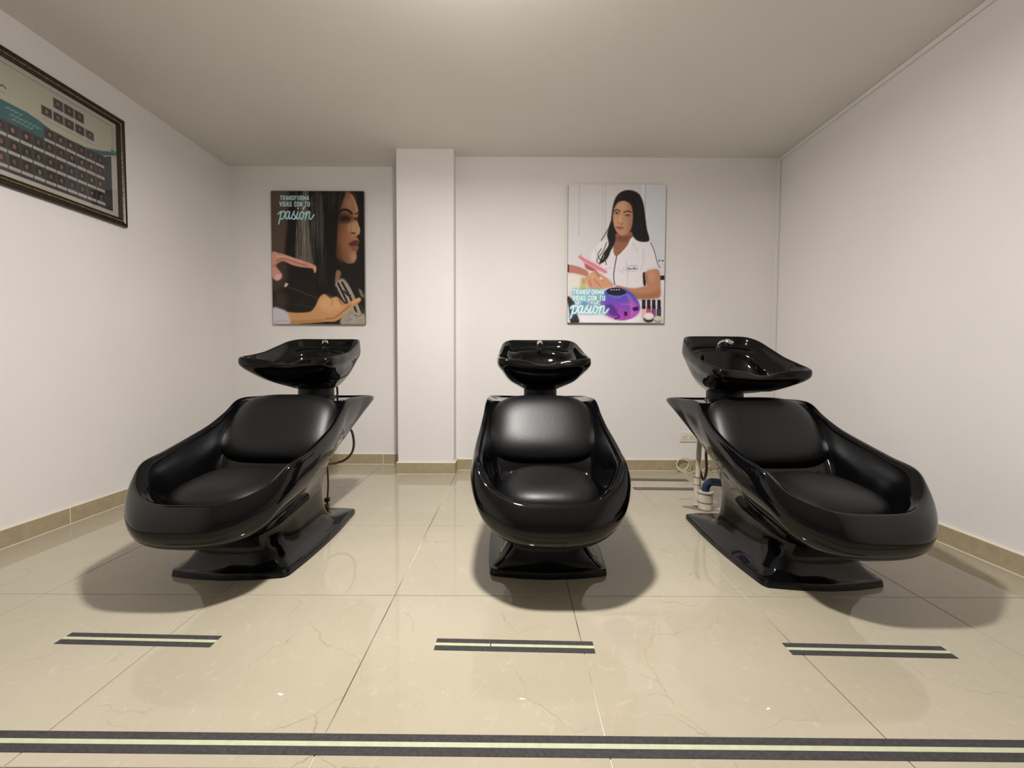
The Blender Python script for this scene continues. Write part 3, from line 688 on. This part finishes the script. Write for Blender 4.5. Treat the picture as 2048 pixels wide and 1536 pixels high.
c.poly([(868, 622), (915, 590), (958, 585), (975, 604), (955, 628), (905, 634)], (92, 46, 40), 1.2)
c.poly([(878, 640), (920, 640), (958, 640), (968, 660), (940, 692), (905, 676)], (128, 74, 64), 1.2); c.line([(872, 628), (920, 636), (962, 634)], 6, (34, 16, 14), .9)
c.line([(946, 655), (930, 664)], 8, (180, 130, 116), .6, 2)
c.poly([(640, 105), (830, 105), (806, 220), (770, 330), (752, 560), (742, 760), (770, 860), (730, 1000), (690, 1080), (640, 1000)], (15, 12, 12), 2)
for k in range(46):
    x = c.rng.uniform(640, 830); g = c.rng.choice([30, 46, 74, 100]); y1_ = c.rng.uniform(180, 330)
    c.line([(x, 105), (x - (x - 640) * .22, y1_)], 3, (g, g * .95, g * .9), .5)
for k in range(14):
    x = c.rng.uniform(560, 640); c.line([(x, c.rng.uniform(600, 800)), (x + c.rng.uniform(-6, 10), c.rng.uniform(900, 1080))], 3, (80, 76, 72), .5)
c.poly([(745, 880), (790, 900), (775, 960), (745, 1030), (728, 1000)], (150, 112, 84), 1.5, .9)
c.poly([(730, 1030), (790, 960), (850, 1000), (930, 1130), (1025, 1330), (1025, 1415), (780, 1415), (820, 1260), (760, 1120)], (158, 148, 134), 2)
for P_ in ([(760, 1010), (840, 1180), (860, 1260)], [(800, 1000), (880, 1150), (940, 1290)], [(870, 1000), (930, 1130), (1000, 1300)], [(735, 1050), (790, 1160), (830, 1210)]):
    c.line(P_, 20, (24, 20, 18), .95, 2)
c.line([(815, 1085), (850, 1120), (880, 1130)], 16, (30, 26, 22), .9, 2); c.line([(880, 1290), (960, 1330), (1010, 1300)], 8, (110, 100, 88), .7, 2)
for k in range(18):
    x = c.rng.uniform(830, 1000); y = c.rng.uniform(1290, 1400); c.line([(x, y), (x + 30, y + c.rng.uniform(-26, 26))], 5, c.rng.choice([90, 210]) * np.array((1, .95, .86)), .6, 1.5)
c.poly([(960, 1060), (1025, 1090), (1025, 1150), (990, 1140)], (170, 158, 140), 2, .8)
c.poly([(985, 105), (1025, 105), (1025, 1080), (990, 1000), (1000, 600)], (14, 11, 10), 3)
# upper hand
c.poly([(100, 712), (170, 712), (235, 728), (330, 762), (420, 790), (500, 818), (542, 845), (538, 900), (520, 905), (505, 866), (400, 852), (300, 830), (215, 792), (160, 815), (145, 850), (190, 905), (200, 940), (160, 985), (120, 975), (100, 930)], (206, 150, 130), 1.4)
c.line([(150, 790), (220, 770), (330, 800), (450, 838)], 20, (168, 102, 84), .6, 4); c.line([(140, 745), (240, 752), (400, 800)], 14, (228, 184, 166), .6, 4)
c.dot(160, 950, 34, 26, (224, 190, 184), .8, .8); c.line([(120, 840), (150, 820)], 16, (150, 90, 76), .6, 3); c.dot(530, 866, 12, 26, (226, 160, 140), .8, .8)
c.line([(530, 800), (538, 720)], 10, (90, 50, 40), .6, 3)
# comb and scissors
c.poly([(215, 1045), (235, 1002), (265, 1020), (235, 1050)], (210, 198, 180), 1, sm=False); c.line([(235, 1046), (330, 1070), (440, 1115), (545, 1150)], 6, (86, 78, 70), .9)
c.line([(300, 1218), (400, 1232), (500, 1250)], 7, (60, 56, 52), .8); c.line([(400, 1180), (385, 1230)], 6, (70, 66, 60), .7)
c.poly([(130, 1080), (190, 1090), (240, 1140), (245, 1230), (190, 1260), (120, 1240)], (70, 56, 44), 8, .8)
# lower hand
c.poly([(225, 1300), (330, 1300), (470, 1290), (530, 1230), (570, 1150), (615, 1114), (650, 1130), (680, 1160), (740, 1140), (790, 1180), (830, 1212), (900, 1180), (965, 1148), (990, 1170), (960, 1205), (880, 1262), (800, 1340), (730, 1385), (640, 1390), (540, 1400), (400, 1410), (250, 1412)], (196, 146, 98), 1.5)
c.poly([(560, 1190), (640, 1140), (760, 1180), (800, 1240), (700, 1290), (600, 1270)], (216, 172, 128), 7, .7)
c.line([(630, 1360), (720, 1350), (800, 1290), (880, 1225)], 16, (140, 88, 56), .65, 4); c.line([(700, 1175), (690, 1230)], 12, (160, 112, 78), .6, 4); c.line([(770, 1180), (800, 1220)], 12, (120, 74, 52), .7, 3)
c.line([(280, 1395), (450, 1385), (600, 1375)], 26, (150, 100, 60), .5, 6); c.line([(900, 1195), (965, 1165)], 14, (228, 176, 150), .7, 3)
c.poly([(100, 1255), (180, 1262), (240, 1290), (268, 1360), (262, 1415), (100, 1415)], (196, 190, 196), 2.5); c.line([(120, 1400), (180, 1380), (250, 1390)], 16, (160, 152, 160), .5, 5)
TXC = (178, 214, 216)
caps(c, 'TRANSFORMA', 192, 152, 288, 46, 8.8, TXC); caps(c, 'VIDAS CON TU', 187, 210, 300, 50, 9, TXC)
pasion(c, 163, 306, 365, 76, 12.5, (176, 220, 224))
c.a *= 1.06
put_print(c, e1, .70, 1.0)

# --- poster 2: manicure
x0, x1, z0, z1 = .400, 1.098, 1.087, 2.073
e2 = poster_frame(x0, x1, z0, z1, YR, 'white poster of a woman in a white coat doing a manicure, right of the column')
c = Canvas((82, 88, 1006, 1412), 290, 411, (216, 212, 214))
c.mix(np.clip((c.X - 600) / 400, 0, 1), (206, 212, 220), .6)
for x, g in ((188, 168), (408, 186), (432, 132), (760, 194), (812, 148)):
    y1_ = 580 if x == 188 else 1000
    c.rect(x - 2.5, 88, x + 2.5, y1_, (g, g, g), .9)
c.rect(420, 88, 434, 800, (226, 222, 222), .5); c.rect(770, 88, 806, 900, (222, 222, 226), .6)
c.rect(950, 1000, 1006, 1180, (226, 226, 230)); c.rect(82, 960, 230, 1110, (226, 220, 208), .8)
c.poly([(210, 970), (250, 985), (262, 1060), (240, 1110), (200, 1100), (205, 1030)], (196, 176, 110), 3, .85); c.rect(222, 990, 250, 1030, (150, 130, 80), .5)
c.rect(82, 1150, 1006, 1412, (222, 218, 222), .9)
c.poly([(955, 955), (1006, 955), (1006, 995), (955, 995)], (26, 24, 26), .8, sm=False); c.dot(952, 812, 8, 8, (40, 44, 60)); c.dot(985, 812, 8, 8, (40, 44, 60))
c.poly([(800, 920), (822, 930), (830, 1040), (812, 1050), (790, 980)], (22, 20, 24), 1.5)
# hair behind
c.poly([(625, 145), (560, 175), (520, 240), (500, 330), (490, 430), (470, 520), (500, 640), (560, 640), (700, 600), (760, 625), (850, 622), (830, 520), (812, 400), (795, 280), (760, 190), (700, 150)], (24, 20, 21), 1.3)
# neck and chest
c.poly([(530, 560), (690, 540), (700, 600), (640, 680), (550, 775), (512, 720), (505, 620)], (150, 100, 76), 1.4)
c.dot(600, 600, 80, 30, (112, 70, 52), .7, 1.2); c.line([(530, 700), (560, 720), (600, 690)], 5, (180, 130, 100), .6)
# face
c.poly([(560, 256), (520, 310), (506, 390), (512, 460), (535, 525), (575, 568), (625, 570), (668, 530), (692, 450), (694, 350), (672, 280), (620, 245)], (196, 146, 114), 1.3)
c.poly([(640, 262), (690, 320), (696, 460), (660, 540), (630, 566), (650, 460), (655, 350)], (160, 112, 86), 5, .75); c.dot(585, 300, 45, 40, (214, 168, 136), .7, 1.3)
c.dot(575, 430, 13, 60, (222, 176, 146), .7, 1.3, .1); c.dot(540, 430, 22, 45, (206, 156, 126), .6, 1.2)
c.line([(518, 342), (545, 326), (575, 344)], 9, (40, 26, 22), .95); c.line([(612, 352), (645, 340), (678, 350)], 10, (40, 26, 22), .95)
for ex_, ey in ((543, 362), (645, 384)):
    c.dot(ex_, ey, 24, 12, (120, 78, 60), .8, 1); c.dot(ex_, ey + 1, 18, 7.5, (220, 208, 200), .9, .7); c.dot(ex_, ey, 8, 8, (50, 34, 26), 1, .5); c.line([(ex_ - 22, ey - 2), (ex_, ey - 10), (ex_ + 22, ey)], 5, (30, 20, 18), .95)
c.line([(560, 445), (580, 470), (605, 458)], 6, (140, 92, 70), .7, 2); c.dot(582, 458, 16, 8, (172, 120, 94), .5, 1)
c.poly([(540, 492), (566, 484), (580, 488), (614, 496), (598, 514), (572, 520), (548, 508)], (176, 98, 92), 1); c.line([(540, 493), (575, 500), (612, 497)], 4, (110, 54, 50), .8)
c.line([(520, 480), (545, 535), (590, 570), (640, 556)], 7, (150, 104, 80), .5, 3)
# coat
coat = [(512, 610), (440, 610), (370, 650), (320, 720), (290, 810), (300, 930), (420, 960), (500, 1000), (560, 1055), (760, 1064), (800, 1060), (800, 930), (820, 920), (935, 882), (970, 905), (940, 800), (905, 700), (850, 630), (700, 585), (640, 680), (552, 770), (516, 730)]
c.poly(coat, (228, 222, 226), 1.2)
for P_ in ([(640, 820), (655, 940), (650, 1050)], [(800, 700), (800, 830), (780, 900)], [(340, 690), (360, 760), (350, 820)], [(560, 900), (620, 930)], [(700, 650), (745, 720)], [(420, 900), (500, 880)], [(820, 900), (900, 880), (935, 872)]):
    c.line(P_, 10, (196, 188, 196), .6, 4)
c.line([(700, 590), (650, 690), (552, 778)], 8, (244, 242, 244), .8, 2)
c.line([(548, 770), (532, 860), (522, 960), (532, 1040)], 9, (52, 52, 96), .95)
c.line([(868, 640), (905, 720), (935, 830), (962, 880)], 7, (50, 60, 88), .95); c.line([(950, 890), (968, 915), (955, 930)], 10, (210, 206, 212), .8)
c.dot(628, 888, 17, 22, (150, 158, 186), .55, .5); c.dot(628, 886, 12, 16, (230, 226, 230), .9, .5)
c.line([(650, 895), (662, 878), (668, 900), (680, 884), (690, 896), (702, 884)], 5, (34, 38, 70), .95); c.line([(708, 900), (716, 874), (724, 896), (736, 884), (748, 896)], 5, (34, 38, 70), .95)
c.line([(660, 862), (700, 860), (745, 860)], 4, (70, 74, 100), .7); c.line([(650, 912), (742, 912)], 3, (120, 124, 146), .6)
# wavy hair over the shoulder and the long side
c.poly([(500, 430), (470, 500), (455, 570), (470, 660), (430, 730), (400, 790), (385, 840), (420, 830), (460, 790), (490, 720), (520, 660), (535, 600), (520, 520)], (26, 21, 22), 1.2)
for P_ in ([(470, 500), (430, 570), (400, 620)], [(450, 640), (420, 720), (360, 810), (390, 850)], [(480, 700), (440, 780), (450, 850)], [(400, 700), (370, 760), (400, 820)], [(500, 640), (470, 760), (430, 800)]):
    c.line(P_, 9, (44, 36, 34), .7, 2.2)
c.line([(430, 760), (415, 800)], 6, (210, 204, 208), .8)
c.poly([(690, 260), (700, 420), (690, 540), (740, 620), (850, 622), (826, 500), (808, 380), (780, 240), (720, 180)], (22, 18, 20), 1.3)
c.line([(740, 230), (760, 380), (790, 560)], 10, (52, 46, 50), .5, 5); c.line([(600, 170), (560, 220), (530, 290)], 8, (58, 50, 52), .5, 4)
# right forearm
c.poly([(822, 925), (935, 895), (965, 960), (970, 1060), (968, 1150), (930, 1172), (820, 1180), (720, 1175), (640, 1120), (540, 1060), (560, 1050), (700, 1078), (800, 1062), (840, 1045)], (188, 132, 100), 1.4)
c.poly([(640, 1110), (760, 1130), (900, 1120), (960, 1080), (960, 1160), (820, 1182), (720, 1172)], (150, 98, 72), 5, .7); c.dot(880, 960, 40, 50, (208, 156, 124), .6, 1.2)
c.line([(850, 1040), (840, 960), (822, 930)], 8, (130, 86, 66), .6, 3)
# left arm from the frame edge, hands, pink file
c.poly([(82, 855), (110, 855), (170, 868), (240, 895), (280, 925), (275, 965), (230, 955), (150, 935), (82, 925)], (184, 116, 98), 1.3); c.rect(82, 855, 96, 925, (30, 26, 28), .9)
c.poly([(245, 840), (300, 855), (350, 885), (330, 915), (260, 890)], (168, 96, 78), 1.3)
c.poly([(270, 960), (340, 905), (385, 930), (430, 960), (480, 1000), (525, 1048), (490, 1070), (400, 1085), (330, 1088), (290, 1080), (260, 1030), (245, 980)], (210, 154, 124), 1.3)
c.line([(345, 910), (395, 985), (420, 1000)], 9, (120, 76, 60), .8, 2); c.line([(330, 980), (370, 1030), (400, 1060)], 8, (150, 100, 78), .7, 3); c.line([(290, 1000), (310, 1060)], 8, (140, 90, 70), .7, 3)
c.dot(400, 985, 18, 10, (240, 232, 228), .8, .8, .6); c.line([(280, 940), (320, 960), (330, 985)], 12, (226, 176, 148), .7, 2)
c.poly([(180, 780), (205, 748), (235, 785), (340, 838), (450, 905), (462, 930), (440, 938), (340, 895), (240, 838)], (224, 148, 166), 1.1, sm=False); c.line([(190, 780), (320, 852), (450, 922)], 8, (186, 96, 118), .8); c.line([(210, 765), (330, 830), (440, 900)], 5, (244, 190, 202), .8)
# lamp (plain purple nail lamp)
c.poly([(100, 1160), (160, 1230), (200, 1330), (190, 1412), (118, 1412), (100, 1290), (82, 1180)], (36, 32, 34), 1.2); c.line([(110, 1280), (170, 1380)], 6, (70, 66, 68), .8)
c.poly([(160, 1220), (330, 1200), (420, 1330), (560, 1400), (760, 1350), (790, 1300), (770, 1400), (560, 1412), (250, 1412), (180, 1340)], (238, 234, 240), 2)
def lampc(X, Y):
    t = np.clip((Y - 1090) / 260, 0, 1)[..., None]; return np.array((66, 84, 190)) * (1 - t) + np.array((176, 74, 186)) * t
c.poly([(440, 1105), (500, 1075), (600, 1075), (680, 1110), (740, 1170), (778, 1250), (760, 1320), (700, 1365), (600, 1388), (500, 1360), (430, 1320), (400, 1240), (405, 1160)], lampc, 1.2)
c.poly([(640, 1130), (690, 1180), (760, 1260), (770, 1300), (720, 1350), (690, 1360), (680, 1230)], (196, 96, 196), 2, .8)
c.poly([(455, 1100), (510, 1076), (590, 1080), (640, 1110), (620, 1140), (540, 1145), (480, 1135)], (24, 24, 34), 1.2)
for x in (500, 525, 550, 575): c.dot(x, 1092 + (550 - x) * .02, 7, 5, (226, 228, 240))
c.line([(480, 1145), (560, 1165), (650, 1135), (700, 1180)], 10, (110, 140, 230), .8, 2); c.poly([(440, 1250), (500, 1230), (560, 1300), (540, 1350), (470, 1310)], (74, 40, 130), 3, .8)
c.poly([(625, 1300), (655, 1305), (655, 1345), (628, 1342)], (40, 20, 56), 1, sm=False); c.poly([(700, 1265), (760, 1250), (765, 1290), (715, 1298)], (50, 20, 70), 1.2); c.line([(560, 1330), (580, 1355), (540, 1372)], 14, (50, 22, 80), .85, 2)
c.line([(595, 1230), (690, 1240), (700, 1330)], 6, (226, 150, 226), .6, 3); c.dot(245, 1230, 40, 30, (70, 140, 190), .8, .8); c.dot(310, 1235, 24, 30, (150, 130, 190), .7, .9); c.line([(370, 1150), (385, 1220)], 10, (40, 60, 110), .6, 3)
# polish bottles
for k, (x, bc) in enumerate(((812, (226, 180, 194)), (860, (190, 50, 80)), (908, (120, 50, 120)), (958, (50, 44, 52)))):
    c.poly([(x - 16, 1188), (x + 14, 1188), (x + 19, 1278), (x - 17, 1278)], (24, 20, 24), 1, sm=False); c.rect(x - 22, 1276, x + 22, 1360, bc, .9); c.rect(x - 8, 1196, x - 4, 1270, (80, 76, 80), .6)
c.dot(862, 1372, 50, 34, (40, 24, 30), .95, .4); c.dot(862, 1346, 50, 36, (224, 216, 214), .97, .3); c.dot(862, 1342, 38, 24, (240, 234, 232), .9, .5)
c.dot(950, 1380, 40, 28, (150, 140, 126), .95, .4); c.dot(950, 1366, 40, 24, (214, 206, 190), .95, .4)
# lettering with a soft glow
for al in (.55,):
    m_ = np.zeros_like(c.X); tmp = c.a.copy()
    c.a[:] = 0; caps(c, 'TRANSFORMA', 138, 1090, 292, 48, 12, (255, 255, 255)); caps(c, 'VIDAS CON TU', 134, 1148, 306, 50, 12, (255, 255, 255)); pasion(c, 104, 1246, 372, 74, 14, (255, 255, 255))
    gl = np.clip(c.blur(c.a[..., 0] / 255, 4.0) * 2.4, 0, 1); c.a = tmp
    c.mix(gl, (96, 176, 196), .8)
caps(c, 'TRANSFORMA', 138, 1090, 292, 48, 8.6, (232, 248, 248)); caps(c, 'VIDAS CON TU', 134, 1148, 306, 50, 8.6, (232, 248, 248))
pasion(c, 104, 1246, 372, 74, 12.5, (240, 252, 252))
c.a *= 1.04
put_print(c, e2, x1 - x0, z1 - z0)

# --- framed class picture on the left wall
FY0, FY1, FZ0, FZ1 = 1.100, 2.320, 1.538, 2.118
fr = tag(empty('picture_frame', (XL, (FY0 + FY1) / 2, FZ0)), 'black and gold framed class photo with rows of small portraits on the left wall', 'picture')
cy0 = (FY0 + FY1) / 2
prof = [(0, 0), (0, .018), (.004, .022), (.016, .023), (.020, .0195), (.030, .0195), (.033, .016), (.042, .012), (.042, 0)]
W_, H_ = FY1 - FY0, FZ1 - FZ0
cor = [(-W_/2, 0), (W_/2, 0), (W_/2, H_), (-W_/2, H_)]; inn = [(1, 1), (-1, 1), (-1, -1), (1, -1)]
for k in range(4):
    a, b = k, (k + 1) % 4; m = MB()
    for c_, i_ in ((cor[a], inn[a]), (cor[b], inn[b])):
        for d, h in prof: m.v.append((h, c_[0] + i_[0] * d, c_[1] + i_[1] * d))
    n = len(prof)
    for i in range(n): m.f.append((i, (i + 1) % n, (i + 1) % n + n, i + n))
    m.f.append(tuple(range(n))); m.f.append(tuple(range(2 * n - 1, n - 1, -1)))
    side = m.build('moulding', m_frame, fr)
    g = MB(); pa = Vector((.0200, cor[a][0] + inn[a][0] * .025, cor[a][1] + inn[a][1] * .025)); pb = Vector((.0200, cor[b][0] + inn[b][0] * .025, cor[b][1] + inn[b][1] * .025))
    L_ = (pb - pa).length; nb = int(L_ / .0095)
    g.tube([pa, pb], .0028, 6)
    for q in range(nb):
        p = pa.lerp(pb, (q + .5) / nb); r = .0043; n0 = len(g.v)
        for dx, dy, dz in ((r, 0, 0), (0, r, 0), (0, 0, r), (0, -r, 0), (0, 0, -r), (-r * .4, 0, 0)): g.v.append((p.x + dx, p.y + dy, p.z + dz))
        for f_ in ((0, 1, 2), (0, 2, 3), (0, 3, 4), (0, 4, 1), (5, 2, 1), (5, 3, 2), (5, 4, 3), (5, 1, 4)): g.f.append(tuple(n0 + t for t in f_))
    gb = g.build('gold_beading', m_gold, side); gb['kind'] = 'stuff'
MB().box((.001, -W_/2 + .035, .035), (.006, W_/2 - .035, H_ - .035)).build('backing', m_edge, fr)
# print: Y 1.142..2.278 , z 1.580..2.076
c = Canvas((1.142, -2.076, 2.278, -1.580), 568, 248, (196, 190, 176))
PX = lambda y, z: (y, -z)
SL, TE, DK = (62, 66, 70), (62, 112, 118), (46, 40, 38)
c.rect(1.165, -2.053, 2.254, -1.602, (204, 199, 178))
mid = 1.71; mir = lambda y: 2 * mid - y
curve = [(1.758, 1.897), (1.862, 1.896), (1.907, 1.888), (1.954, 1.873), (2.034, 1.870), (2.118, 1.873), (2.195, 1.895), (2.278, 1.931)]
c.poly([PX(mir(y), z) for y, z in curve[::-1]] + [PX(y, z) for y, z in curve] + [PX(2.278, 1.913), PX(2.20, 1.874), PX(2.15, 1.80), PX(1.3, 1.80), PX(1.165, 1.9)], TE, .8, sm=False)
for k in range(500):
    c.dot(c.rng.uniform(1.3, 1.93), -c.rng.uniform(1.80, 1.893), .012, .004, (50 + c.rng.randint(50), 96 + c.rng.randint(50), 104 + c.rng.randint(46)), .25, 1) if k % 2 else None
c.poly([PX(1.165, 1.872), PX(1.49, 1.872), PX(1.49, 1.815), PX(1.93, 1.815), PX(1.93, 1.872), PX(2.10, 1.866), PX(2.21, 1.872), PX(2.246, 1.893), PX(2.246, 1.602), PX(1.165, 1.602)], SL, .6, sm=False)
c.rect(2.246, -1.90, 2.278, -1.58, (206, 200, 190)); c.rect(1.142, -1.602, 2.278, -1.58, (206, 200, 190)); c.rect(1.142, -2.076, 1.165, -1.58, (206, 200, 190)); c.rect(1.142, -2.076, 2.278, -2.053, (206, 200, 190))
c.rect(1.165, -2.055, 2.256, -2.0525, (120, 114, 106)); c.rect(2.2535, -2.055, 2.2555, -1.93, (150, 143, 134))
c.rect(2.246, -1.932, 2.278, -1.912, (96, 140, 144), .9)
def portrait(y, z, w, h, labelh, bgc):
    c.rect(y, -z, y + w, -z + h, bgc)
    hx = y + w * (.5 + c.rng.uniform(-.06, .06)); t = c.rng.uniform(.85, 1.15)
    c.dot(hx, -z + h * .42, w * .30, h * .34, (26, 20, 20), .9, .4); c.dot(hx, -z + h * .47, w * .17, h * .24, (150 * t, 116 * t, 100 * t), .95, .5)
    c.dot(hx, -z + h * 1.0, w * .38, h * .26, c.rng.choice([60, 84, 40]) * np.array((1.15, .92, .92)), .9, .3)
    if labelh:
        c.rect(y - .001, -z + h, y + w + .001, -z + h + labelh, (206, 200, 196)); c.rect(y + .006, -z + h + labelh * .42, y + w - .006, -z + h + labelh * .56, (130, 122, 118), .7)
p = .0467
for row, z in enumerate((1.872, 1.8135, 1.747, 1.6815)):
    for k in range(0, 23):
        y = 2.2085 - p * (k + 1) + .002
        if y < 1.185: continue
        if row == 0 and 1.49 < y + .02 < 1.925: continue
        portrait(y, z - .004, p - .006, .046, .014, (72, 60, 56) if (k + row) % 3 else (60, 62, 60))
        c.rect(y - .0055, -z + .004, y - .0005, -z + .05, (100, 92, 86), .6)
for y0_ in (1.9713, 2.0185, 2.0655): portrait(y0_, 2.030, .0435, .046, .012, (96, 84, 84) if y0_ < 2 else (74, 58, 54)); portrait(mir(y0_) - .0435, 2.030, .0435, .046, .012, (84, 70, 68))
for y0_ in (1.921, 1.970, 2.0175, 2.0665, 2.114): portrait(y0_, 1.965, .0435, .042, .014, (74, 58, 54) if y0_ < 2.1 else (112, 104, 106)); portrait(mir(y0_) - .0435, 1.965, .0435, .042, .014, (84, 70, 68))
c.rect(1.920, -1.9055, 2.158, -1.9035, (120, 112, 104), .8)
# emblem, cursive name and cursive lines (too small to read in the photograph)
c.dot(1.71, -2.015, .052, .030, (92, 92, 104), .9, .3); c.dot(1.71, -2.015, .036, .020, (196, 190, 184), .9, .4)
c.line([(1.62, -1.955), (1.64, -1.985), (1.65, -1.95), (1.67, -1.975), (1.69, -1.95), (1.71, -1.975), (1.725, -1.95), (1.738, -1.972), (1.748, -1.948), (1.742, -1.925), (1.756, -1.962), (1.768, -1.95), (1.78, -1.958), (1.79, -1.950)], .0055, (78, 70, 84), .95, .9)
c.line([(1.66, -1.928), (1.785, -1.928)], .003, (130, 122, 120), .7)
for z, ya, yb in ((1.873, 1.785, 1.845), (1.852, 1.80, 1.915), (1.835, 1.805, 1.885)):
    ps = [(y, -z + .004 * math.sin(i * 2.3)) for i, y in enumerate(np.arange(ya, yb, .006))]
    c.line(ps, .0035, (176, 196, 190), .85, .9)
f = lambda fx, fy: np.stack([np.full_like(fx, .0072), 1.142 + fx * 1.136 - cy0, (2.076 - fy * .496) - FZ0], 1)
# left wall faces +X: rows run down, so the winding is right as built
c.a *= 1.06
c.mesh('print', f, print_mat('photo_print', 0.35), fr)
MB().box((.0085, -W_/2 + .040, .040), (.0105, W_/2 - .040, H_ - .040)).build('glass', m_glass, fr)
